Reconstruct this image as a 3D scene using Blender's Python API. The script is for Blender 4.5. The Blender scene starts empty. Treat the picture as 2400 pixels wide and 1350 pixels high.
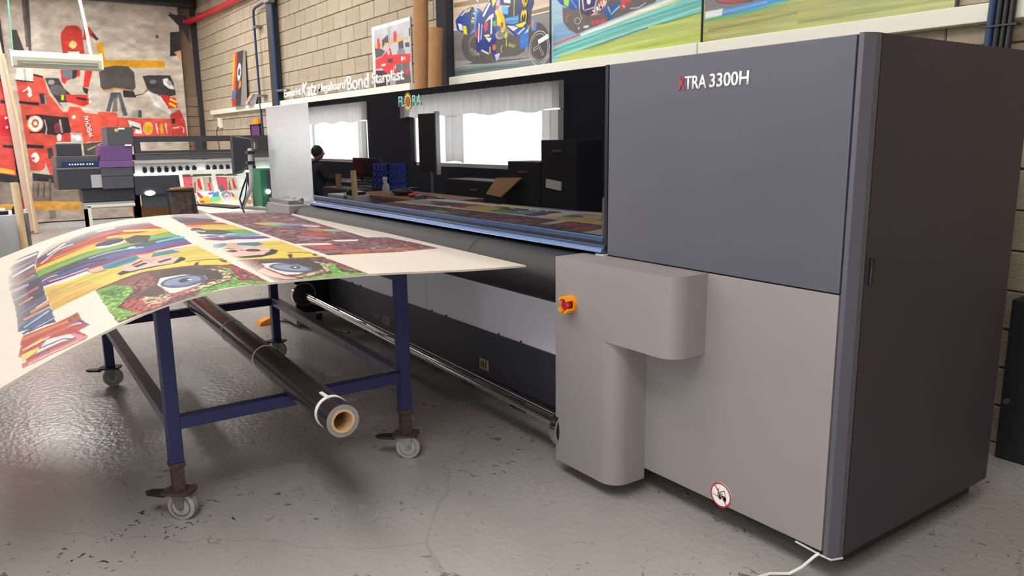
import bpy, bmesh, math, random
import numpy as np
from mathutils import Vector, Matrix

scene = bpy.context.scene
COL = scene.collection
random.seed(7)
PI = math.pi

# ------------------------------------------------------------------ camera
def camera():
    yaw, pitch, roll = -0.960251629, 0.191223245, 0.01213001
    cy, sy, cp, sp = math.cos(yaw), math.sin(yaw), math.cos(pitch), math.sin(pitch)
    fwd = Vector((sy*cp, cy*cp, -sp)); right = Vector((cy, -sy, 0)); down = fwd.cross(right)
    cr, sr = math.cos(roll), math.sin(roll)
    r = right*cr + down*sr; d = down*cr - right*sr
    cam = bpy.data.cameras.new('camera'); o = bpy.data.objects.new('camera', cam); COL.objects.link(o)
    cam.sensor_width = 36; cam.lens = 1810.3/2400*36; cam.clip_start = .05; cam.clip_end = 200
    m = Matrix.Identity(4)
    for i in range(3):
        m[i][0] = r[i]; m[i][1] = -d[i]; m[i][2] = -fwd[i]
    m[0][3], m[1][3], m[2][3] = 1.29365, -2.10942, 1.42001
    o.matrix_world = m
    scene.camera = o
camera()

# ------------------------------------------------------------------ world, lights, exposure
scene.view_settings.view_transform = 'Standard'
scene.view_settings.look = 'None'
scene.view_settings.gamma = 1
scene.view_settings.use_curve_mapping = False
scene.view_settings.exposure = -.1
w = bpy.data.worlds.new('sky'); scene.world = w; w.use_nodes = True
bg = w.node_tree.nodes['Background']; bg.inputs[0].default_value = (.93, .97, 1, 1); bg.inputs[1].default_value = 6.0

def area(name, loc, rot, sx, sy, power, color):
    l = bpy.data.lights.new(name, 'AREA'); l.shape = 'RECTANGLE'; l.size = sx; l.size_y = sy
    l.energy = power; l.color = color
    o = bpy.data.objects.new(name, l); COL.objects.link(o); o.location = loc; o.rotation_euler = rot
    return o
# daylight through the windows in the front wall (behind the camera's left shoulder)
area('window_and_fill_light', (-7.68, -3.68, 1.5), (-PI/2, 0, 0), 3.8, .95, 320, (.93, .97, 1))
area('window_and_fill_light', (-12.55, -3.68, 1.5), (-PI/2, 0, 0), 2.9, .95, 250, (.93, .97, 1))
area('window_and_fill_light', (-3.6, -3.68, 2.85), (-PI/2-.35, 0, 0), 3.2, .9, 230, (1, .97, .94))  # fill for the printer front, through an added high window
area('added_door_light', (1.2, -3.68, 1.1), (-PI/2, 0, 0), 1.7, 1.9, 75, (.98, .98, 1))  # added door light, brightens the apron and the floor under the board
# roof lights over the shop floor, plus added fill near the camera
for x, y, p, sy in ((-11.6, -1.4, 130, .3), (-8.4, -1.4, 105, .3), (-5.0, -1.5, 52, .3), (-1.6, -1.9, 58, .8), (1.0, -2.6, 100, .8), (-11.0, .6, 40, .3), (-7.4, .6, 34, .3), (-3.8, .9, 28, .3), (-.4, .9, 18, .3)):
    area('roof_and_fill_light', (x, y, 3.85), (0, 0, 0), 2.4, sy, p, (1, .965, .935))

# ------------------------------------------------------------------ materials
def lin(c):
    if isinstance(c, str): c = tuple(int(c[i:i+2], 16)/255 for i in (0, 2, 4))
    return tuple((x/12.92 if x <= .04045 else ((x+.055)/1.055)**2.4) for x in c)
def mat(name, color, rough=.5, metal=0, var=0, vscale=8, bump=0, bscale=60, spec=.5, ior=1.5, emit=None, estr=0, coat=0, objvar=0, trans=0, stretch=None, alpha=1):
    m = bpy.data.materials.new(name); m.use_nodes = True
    nt = m.node_tree; N = nt.nodes; L = nt.links; b = N['Principled BSDF']
    c = lin(color)
    b.inputs['Base Color'].default_value = (*c, 1); b.inputs['Roughness'].default_value = rough
    b.inputs['Metallic'].default_value = metal; b.inputs['Specular IOR Level'].default_value = spec
    b.inputs['IOR'].default_value = ior; b.inputs['Coat Weight'].default_value = coat
    b.inputs['Transmission Weight'].default_value = trans; b.inputs['Alpha'].default_value = alpha
    if emit: b.inputs['Emission Color'].default_value = (*lin(emit), 1); b.inputs['Emission Strength'].default_value = estr
    tc = N.new('ShaderNodeTexCoord'); src = tc.outputs['Object']
    if stretch:
        mp = N.new('ShaderNodeMapping'); mp.inputs['Scale'].default_value = stretch; L.new(src, mp.inputs['Vector']); src = mp.outputs[0]
    if var or objvar:
        mx = N.new('ShaderNodeHueSaturation'); mx.inputs['Color'].default_value = (*c, 1)
        v = None
        if var:
            n = N.new('ShaderNodeTexNoise'); n.inputs['Scale'].default_value = vscale; n.inputs['Detail'].default_value = 6
            L.new(src, n.inputs['Vector'])
            r = N.new('ShaderNodeMapRange'); r.inputs['From Min'].default_value = .3; r.inputs['From Max'].default_value = .7
            r.inputs['To Min'].default_value = 1-var; r.inputs['To Max'].default_value = 1+var; L.new(n.outputs['Fac'], r.inputs['Value']); v = r.outputs[0]
        if objvar:
            oi = N.new('ShaderNodeObjectInfo'); r2 = N.new('ShaderNodeMapRange'); r2.inputs['To Min'].default_value = 1-objvar; r2.inputs['To Max'].default_value = 1+objvar
            L.new(oi.outputs['Random'], r2.inputs['Value'])
            if v:
                mu = N.new('ShaderNodeMath'); mu.operation = 'MULTIPLY'; L.new(v, mu.inputs[0]); L.new(r2.outputs[0], mu.inputs[1]); v = mu.outputs[0]
            else: v = r2.outputs[0]
        L.new(v, mx.inputs['Value']); L.new(mx.outputs[0], b.inputs['Base Color'])
    if bump:
        n = N.new('ShaderNodeTexNoise'); n.inputs['Scale'].default_value = bscale; n.inputs['Detail'].default_value = 5; L.new(src, n.inputs['Vector'])
        bp = N.new('ShaderNodeBump'); bp.inputs['Strength'].default_value = bump; bp.inputs['Distance'].default_value = .01
        L.new(n.outputs['Fac'], bp.inputs['Height']); L.new(bp.outputs[0], b.inputs['Normal'])
    return m
MT = {}
def M_(k, *a, **kw):
    MT[k] = mat(k, *a, **kw); return MT[k]
M_('cabinet_dark', '5c5c66', .42, var=.03, vscale=3)
M_('cabinet_grey', '958e8d', .48, var=.02, vscale=4)
M_('cabinet_side', '3d333f', .5, var=.03, vscale=3)
M_('cabinet_pale', 'c6cacc', .28, .3, var=.05, vscale=5, stretch=(1, 1, 6))
M_('apron_grey', 'f0f0fa', .4, 0)
M_('lower_black', '3b3b43', .45)
M_('black', '17161b', .35)
M_('black_matt', '1c1b1f', .6)
M_('smoked_glass', '06070a', .012, spec=1.0, ior=1.72)
M_('belt', '1f1e22', .5, var=.12, vscale=14, bump=.25, bscale=220, stretch=(1, 8, 8))
M_('blue_steel', '8fa8d8', .22, .9)
M_('blue_rail', '4d6488', .3, .8)
M_('chrome', 'd8d8dc', .1, 1)
M_('steel', '9a9b9c', .35, .85, var=.06)
M_('white_paint', 'e9e7df', .45)
M_('pale_paint', 'c9c9c6', .4)
M_('navy', '26295a', .38, var=.1, vscale=9)
M_('worn_navy', '66647c', .34, var=.25, vscale=12, stretch=(2, 2, 2))
M_('rust', '4a3733', .7, var=.3, vscale=40, bump=.6, bscale=90)
M_('galvanised', '8c8c8a', .4, .7, var=.15, vscale=30)
M_('tyre_grey', 'a8a29a', .55, var=.1, vscale=30)
M_('black_film', '2c282d', .24, var=.05)
M_('film_edge', '8b8888', .5)
M_('card', 'a5794e', .75, var=.06, vscale=12)
M_('card_light', 'c9a67c', .7, var=.1, vscale=20)
M_('tie', 'f4f2ee', .5)
M_('bench_wood', '8a5f48', .6, var=.1, vscale=8)
M_('brown_case', '3a2c2a', .6, var=.2, vscale=12)
M_('orange', 'f59a12', .35)
M_('red_button', 'b5202c', .3)
M_('white_print', 'fbfaf8', .5)
M_('red_print', 'c2333a', .5)
M_('black_print', '1d1b1d', .5)
M_('label_yellow', 'b8ad76', .6)
M_('teal_print', '7fd0c4', .4)
M_('petal', 'e8c84a', .4)
M_('seed', '8a4a1c', .5)
M_('block', 'b3a58e', .9, var=.08, vscale=14, bump=.6, bscale=70, objvar=.07)
M_('mortar', '9c8f78', .95, var=.1, vscale=20, bump=.6, bscale=80)
M_('dado_white', 'f3f0e2', .4)
M_('dado_grey', '5c5c60', .5)
M_('dark_steel', '2f3138', .55, var=.1)
M_('tar', '34343a', .8, var=.25, vscale=60, bump=1, bscale=120)
M_('pipe_blue', '1d3a66', .35)
M_('pipe_red', 'c0262f', .35)
M_('foam_board', 'cfc6b9', .6)
M_('core_edge', '8a7468', .7)
M_('dark_plastic', '3a3c44', .45)
M_('mid_plastic', '50535a', .5)
M_('purple', '58346f', .4)
M_('purple_light', '7c5492', .4)
M_('light_grey', 'b2b5b6', .5)
M_('screen_black', '121218', .25)
M_('green_box', '1f6a4c', .5)
M_('mint', '6cc4a2', .5)
M_('wood', 'b98a58', .6, var=.15, vscale=6, stretch=(1, 8, 8))
M_('pale_wood', 'd6bd94', .6, var=.12, vscale=6, stretch=(8, 8, 1))
M_('pink_board', 'c2a999', .7, var=.05)
M_('desk_grey', 'c0c8ce', .45)
M_('fixture', 'bcbca8', .4)
M_('fixture_dark', '7a7d72', .4)
M_('lamp_glow', 'ffffff', .4, emit='eefff8', estr=6)
M_('platen_glow', 'ffffff', .4, emit='e6f2ff', estr=4)
M_('curtain', 'eceae6', .9, trans=0)
M_('wall_dark', '2a2b33', .9)
M_('ceiling_dark', 'd2ccc2', .9)
M_('wall_pale', 'a8a298', .9)
M_('crate_blue', '203e9c', .5)
M_('coat', '20262c', .9)
M_('skin', 'b08468', .6)
M_('clear', 'f4f6f6', .05, trans=1, ior=1.3)
M_('silver_print', 'c9ccc9', .3, .5)
M_('brown_wall', '8f7a66', .9, var=.08, vscale=6)
M_('bottle', 'b8bcc0', .3)
M_('red_cloth', 'c8303a', .7)

# curtain lets daylight through
def translucent(m, c):
    nt = m.node_tree; N = nt.nodes; t = N.new('ShaderNodeBsdfTranslucent'); t.inputs[0].default_value = (*lin(c), 1)
    mx = N.new('ShaderNodeMixShader'); mx.inputs[0].default_value = .6; out = N['Material Output']
    nt.links.new(N['Principled BSDF'].outputs[0], mx.inputs[1]); nt.links.new(t.outputs[0], mx.inputs[2]); nt.links.new(mx.outputs[0], out.inputs[0])
translucent(MT['curtain'], 'f0ecea')
def pane_mat():
    m = bpy.data.materials.new('window_pane'); m.use_nodes = True; nt = m.node_tree; N = nt.nodes
    for n in list(N):
        if n.type == 'BSDF_PRINCIPLED': N.remove(n)
    t = N.new('ShaderNodeBsdfTransparent'); g = N.new('ShaderNodeBsdfGlossy'); g.inputs['Roughness'].default_value = .02
    mx = N.new('ShaderNodeMixShader'); mx.inputs[0].default_value = .06
    nt.links.new(t.outputs[0], mx.inputs[1]); nt.links.new(g.outputs[0], mx.inputs[2]); nt.links.new(mx.outputs[0], N['Material Output'].inputs[0])
    MT['pane'] = m
    m2 = m.copy(); m2.name = 'acrylic'; MT['acrylic'] = m2
pane_mat()
def painted_mat(name, rough=.5, spec=.4):
    m = bpy.data.materials.new(name); m.use_nodes = True; nt = m.node_tree; b = nt.nodes['Principled BSDF']
    a = nt.nodes.new('ShaderNodeAttribute'); a.attribute_name = 'print'
    nt.links.new(a.outputs['Color'], b.inputs['Base Color']); b.inputs['Roughness'].default_value = rough; b.inputs['Specular IOR Level'].default_value = spec
    MT[name] = m
painted_mat('ink_on_board', .62, .12); painted_mat('ink_on_panel', .3, .5); painted_mat('ink_on_cloth', .7, .2)
def floor_mat():
    m = bpy.data.materials.new('painted_concrete'); m.use_nodes = True; nt = m.node_tree; N = nt.nodes; L = nt.links; b = N['Principled BSDF']
    tc = N.new('ShaderNodeTexCoord')
    def noise(s, d=6, dist=0):
        n = N.new('ShaderNodeTexNoise'); n.inputs['Scale'].default_value = s; n.inputs['Detail'].default_value = d; n.inputs['Distortion'].default_value = dist
        L.new(tc.outputs['Object'], n.inputs['Vector']); return n.outputs['Fac']
    def ramp(f, stops):
        r = N.new('ShaderNodeValToRGB'); e = r.color_ramp.elements
        e[0].position, e[0].color = stops[0][0], (*lin(stops[0][1]), 1); e[1].position, e[1].color = stops[-1][0], (*lin(stops[-1][1]), 1)
        for p, c in stops[1:-1]:
            k = e.new(p); k.color = (*lin(c), 1)
        L.new(f, r.inputs[0]); return r.outputs[0]
    base = ramp(noise(.9), [(.35, 'a09b99'), (.5, 'aaa4a1'), (.65, 'b2aca7')])
    # chips and scratches of the paint
    sc = ramp(noise(19, 9, 1.6), [(.0, 'ffffff'), (.645, 'ffffff'), (.66, '6c6562'), (1, '4c4644')])
    mask = ramp(noise(1.6, 3), [(.42, '000000'), (.62, 'ffffff')])
    mx = N.new('ShaderNodeMix'); mx.data_type = 'RGBA'; mx.blend_type = 'MULTIPLY'
    L.new(mask, mx.inputs[0]); L.new(base, mx.inputs[6]); L.new(sc, mx.inputs[7])
    vo = N.new('ShaderNodeTexVoronoi'); vo.feature = 'DISTANCE_TO_EDGE'; vo.inputs['Scale'].default_value = .55
    nv = N.new('ShaderNodeTexNoise'); nv.inputs['Scale'].default_value = 3; L.new(tc.outputs['Object'], nv.inputs['Vector'])
    ad = N.new('ShaderNodeVectorMath'); ad.operation = 'MULTIPLY_ADD'; ad.inputs[1].default_value = (.25, .25, .25); L.new(nv.outputs['Color'], ad.inputs[0]); L.new(tc.outputs['Object'], ad.inputs[2])
    L.new(ad.outputs[0], vo.inputs['Vector'])
    cr = ramp(vo.outputs['Distance'], [(0, '9a9492'), (.0009, 'c4c0be'), (.0018, 'ffffff')])
    mx2 = N.new('ShaderNodeMix'); mx2.data_type = 'RGBA'; mx2.blend_type = 'MULTIPLY'; mx2.inputs[0].default_value = .25
    L.new(mx.outputs[2], mx2.inputs[6]); L.new(cr, mx2.inputs[7]); L.new(mx2.outputs[2], b.inputs['Base Color'])
    r = N.new('ShaderNodeMapRange'); r.inputs['To Min'].default_value = .15; r.inputs['To Max'].default_value = .36; L.new(noise(2.2), r.inputs['Value']); L.new(r.outputs[0], b.inputs['Roughness'])
    bp = N.new('ShaderNodeBump'); bp.inputs['Strength'].default_value = .4; bp.inputs['Distance'].default_value = .008; L.new(noise(34, 4), bp.inputs['Height']); L.new(bp.outputs[0], b.inputs['Normal'])
    MT['floor'] = m
floor_mat()

# ------------------------------------------------------------------ mesh helpers
class G:
    def __init__(s): s.v = []; s.f = []
    def add(s, v, f):
        n = len(s.v); s.v += [tuple(p) for p in v]; s.f += [tuple(i+n for i in q) for q in f]; return s
    def box(s, x0, x1, y0, y1, z0, z1):
        if x0 > x1: x0, x1 = x1, x0
        if y0 > y1: y0, y1 = y1, y0
        if z0 > z1: z0, z1 = z1, z0
        return s.add([(x0,y0,z0),(x1,y0,z0),(x1,y1,z0),(x0,y1,z0),(x0,y0,z1),(x1,y0,z1),(x1,y1,z1),(x0,y1,z1)],
                     [(0,3,2,1),(4,5,6,7),(0,1,5,4),(1,2,6,5),(2,3,7,6),(3,0,4,7)])
    def tube(s, path, r, n=12, cap=True, flat=None):
        P_ = [Vector(p) for p in path]; k = len(P_); rs = r if isinstance(r, (list, tuple)) else [r]*k
        up = Vector((0, 0, 1)); V = []; F = []
        t0 = (P_[1]-P_[0]).normalized()
        if abs(t0.dot(up)) > .95: up = Vector((1, 0, 0))
        for i in range(k):
            t = (P_[min(i+1, k-1)]-P_[max(i-1, 0)]).normalized()
            a = t.cross(up).normalized(); b = a.cross(t)
            for j in range(n):
                q = 2*PI*j/n; V.append(P_[i] + (a*math.cos(q)+b*math.sin(q))*rs[i])
            up = b
        for i in range(k-1):
            for j in range(n): F.append((i*n+j, i*n+(j+1) % n, (i+1)*n+(j+1) % n, (i+1)*n+j))
        if cap: F += [tuple(range(n))[::-1], tuple((k-1)*n+j for j in range(n))]
        return s.add(V, F)
    def cyl(s, p0, p1, r, n=20, cap=True): return s.tube([p0, p1], r, n, cap)
    def pipe(s, p0, p1, r, ri, n=32):          # hollow tube with thickness
        p0, p1 = Vector(p0), Vector(p1); t = (p1-p0).normalized(); up = Vector((0, 0, 1)) if abs(t.z) < .9 else Vector((1, 0, 0))
        a = t.cross(up).normalized(); b = a.cross(t); V = []; F = []
        for p, q in ((p0, r), (p1, r), (p1, ri), (p0, ri)):
            for j in range(n): V.append(p+(a*math.cos(2*PI*j/n)+b*math.sin(2*PI*j/n))*q)
        for k in range(4):
            for j in range(n):
                F.append((k*n+j, k*n+(j+1) % n, ((k+1) % 4)*n+(j+1) % n, ((k+1) % 4)*n+j))
        return s.add(V, F)
    def prism(s, pts, axis, a0, a1):           # pts in the plane of the two other axes, in x,y,z order
        def p3(p, a): return (a, p[0], p[1]) if axis == 'x' else (p[0], a, p[1]) if axis == 'y' else (p[0], p[1], a)
        n = len(pts); V = [p3(p, a0) for p in pts]+[p3(p, a1) for p in pts]
        F = [tuple(range(n))[::-1], tuple(range(n, 2*n))]+[(i, (i+1) % n, n+(i+1) % n, n+i) for i in range(n)]
        return s.add(V, F)
    def sphere(s, c, rx, ry, rz, n=12, m=8):
        V = [(c[0], c[1], c[2]+rz)]; F = []
        for i in range(1, m):
            for j in range(n):
                V.append((c[0]+rx*math.sin(PI*i/m)*math.cos(2*PI*j/n), c[1]+ry*math.sin(PI*i/m)*math.sin(2*PI*j/n), c[2]+rz*math.cos(PI*i/m)))
        V.append((c[0], c[1], c[2]-rz)); e = len(V)-1
        for j in range(n):
            F.append((0, 1+j, 1+(j+1) % n)); F.append((e, 1+(m-2)*n+(j+1) % n, 1+(m-2)*n+j))
            for i in range(m-2): F.append((1+i*n+j, 1+(i+1)*n+j, 1+(i+1)*n+(j+1) % n, 1+i*n+(j+1) % n))
        return s.add(V, F)
    def rot(s, ang, axis='Z', c=(0, 0, 0)):
        R = Matrix.Rotation(ang, 3, axis); c = Vector(c); s.v = [tuple(R @ (Vector(p)-c)+c) for p in s.v]; return s
    def move(s, d): s.v = [(p[0]+d[0], p[1]+d[1], p[2]+d[2]) for p in s.v]; return s
def setp(o, label=None, cat=None, group=None, kind=None):
    if label: o['label'] = label
    if cat: o['category'] = cat
    if group: o['group'] = group
    if kind: o['kind'] = kind
def obj(name, g, m, parent=None, bevel=0, smooth=False, seg=2, **kw):
    me = bpy.data.meshes.new(name)
    if isinstance(g, G):
        me.from_pydata(g.v, [], g.f)
        bm = bmesh.new(); bm.from_mesh(me); bmesh.ops.recalc_face_normals(bm, faces=bm.faces); bm.to_mesh(me); bm.free()
    else: me = g
    if m: me.materials.append(MT[m] if isinstance(m, str) else m)
    o = bpy.data.objects.new(name, me); COL.objects.link(o)
    if smooth:
        me.polygons.foreach_set('use_smooth', [True]*len(me.polygons))
        try: me.set_sharp_from_angle(angle=math.radians(40))
        except Exception: pass
    if bevel:
        b = o.modifiers.new('bevel', 'BEVEL'); b.width = bevel; b.segments = seg; b.limit_method = 'ANGLE'; b.angle_limit = math.radians(40)
    if parent is not None:
        o.parent = parent
        q = Matrix.Identity(4); p = parent
        while p is not None:
            q = Matrix.Translation(p.location) @ q
            if p.parent is not None: q = p.matrix_parent_inverse @ q
            p = p.parent
        o.matrix_parent_inverse = q.inverted()
    setp(o, **kw)
    return o
def thing(name, loc, label, cat, group=None):
    o = bpy.data.objects.new(name, None); COL.objects.link(o); o.location = loc; o.empty_display_size = .1
    setp(o, label, cat, group); return o
def copy_tree(o, parent=None):
    c = o.copy(); COL.objects.link(c)
    if parent is not None: c.parent = parent
    for ch in list(o.children): copy_tree(ch, c)
    return c
def struct(name, g, m, parent=None, **kw):
    o = obj(name, g, m, parent, **kw)
    if parent is None: o['kind'] = 'structure'
    return o
def text(name, s, m, o, right, up, width, height, parent, shear=0, bold=0, depth=.003, **kw):
    cu = bpy.data.curves.new(name, 'FONT'); cu.body = s; cu.size = 1; cu.shear = shear; cu.offset = bold; cu.resolution_u = 3
    t = bpy.data.objects.new(name, cu); COL.objects.link(t)
    bpy.context.view_layer.update()
    me = bpy.data.meshes.new_from_object(t.evaluated_get(bpy.context.evaluated_depsgraph_get()))
    COL.objects.unlink(t); bpy.data.objects.remove(t)
    n = len(me.vertices); co = np.empty(n*3); me.vertices.foreach_get('co', co); co = co.reshape(-1, 3)
    mn, mxx = co.min(0), co.max(0)
    bm = bmesh.new(); bm.from_mesh(me)
    right, up, o = Vector(right).normalized(), Vector(up).normalized(), Vector(o); nrm = right.cross(up)
    for v in bm.verts:
        a = (v.co.x-mn[0])/(mxx[0]-mn[0])*width; b = (v.co.y-mn[1])/(mxx[1]-mn[1])*height
        v.co = o+right*a+up*b+nrm*depth
    ex = bmesh.ops.extrude_face_region(bm, geom=list(bm.faces))
    for v in ex['geom']:
        if isinstance(v, bmesh.types.BMVert): v.co -= nrm*depth
    bmesh.ops.recalc_face_normals(bm, faces=bm.faces)
    bm.to_mesh(me); bm.free()
    me.materials.clear()
    return obj(name, me, m, parent, **kw)

# ------------------------------------------------------------------ flat prints, painted on fine grids
def vn(x, y, seed=0):
    xi = np.floor(x).astype(np.int64); yi = np.floor(y).astype(np.int64); fx = x-xi; fy = y-yi
    fx = fx*fx*(3-2*fx); fy = fy*fy*(3-2*fy)
    def h(a, b):
        n = (a*374761393+b*668265263+seed*1442695041) & 0x7fffffff
        n = ((n ^ (n >> 13))*1274126177) & 0x7fffffff
        return ((n ^ (n >> 16)) & 0xffff)/65535.0
    return (h(xi, yi)*(1-fx)+h(xi+1, yi)*fx)*(1-fy)+(h(xi, yi+1)*(1-fx)+h(xi+1, yi+1)*fx)*fy
def fbm(x, y, seed=0, o=4):
    s = 0; a = .5; t = 0
    for k in range(o): s = s+a*vn(x*2**k, y*2**k, seed+k*17); t += a; a *= .5
    return s/t
def hexc(c): return np.array([int(c[i:i+2], 16)/255 for i in (0, 2, 4)])
def inpoly(X, Y, p):
    n = len(p)//2; inside = np.zeros(X.shape, bool)
    for i in range(n):
        x0, y0 = p[2*i], p[2*i+1]; j = (i+1) % n; x1, y1 = p[2*j], p[2*j+1]
        if y0 == y1: continue
        c = ((y0 > Y) != (y1 > Y)) & (X < (x1-x0)*(Y-y0)/(y1-y0)+x0)
        inside ^= c
    return inside
def paint_polys(X, Y, C, art, shade=.06, seed=1, ns=(9, 9)):
    for ln in art.strip().split('\n'):
        t = ln.split(); p = [float(q) for q in t[1:]]
        if len(p) < 6: continue
        xs, ys = p[0::2], p[1::2]
        sel = (X >= min(xs)) & (X <= max(xs)) & (Y >= min(ys)) & (Y <= max(ys))
        idx = np.nonzero(sel)
        k = inpoly(X[idx], Y[idx], p)
        C[idx[0][k], idx[1][k]] = hexc(t[0])
    n = fbm(X*ns[0], Y*ns[1], seed)[..., None]
    return np.clip(C*(1+(n-.5)*2*shade*2), 0, 1)
def grid_mesh(name, Pos, C, m, parent=None, **kw):
    H, W = C.shape[:2]
    me = bpy.data.meshes.new(name)
    me.vertices.add(H*W); me.vertices.foreach_set('co', Pos.reshape(-1).astype(np.float32))
    i = (np.arange(H-1)[:, None]*W+np.arange(W-1)[None, :]).reshape(-1)
    q = np.stack([i, i+1, i+1+W, i+W], 1).astype(np.int32)
    nf = len(q); me.loops.add(nf*4); me.polygons.add(nf)
    me.loops.foreach_set('vertex_index', q.reshape(-1)); me.polygons.foreach_set('loop_start', np.arange(0, nf*4, 4, dtype=np.int32))
    me.polygons.foreach_set('use_smooth', np.ones(nf, bool))
    me.update(calc_edges=True)
    at = me.color_attributes.new('print', 'FLOAT_COLOR', 'POINT')
    L = np.where(C <= .04045, C/12.92, ((C+.055)/1.055)**2.4)
    rgba = np.ones((H*W, 4), np.float32); rgba[:, :3] = L.reshape(-1, 3); at.data.foreach_set('color', rgba.reshape(-1))
    return obj(name, me, m, parent, **kw)

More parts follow.
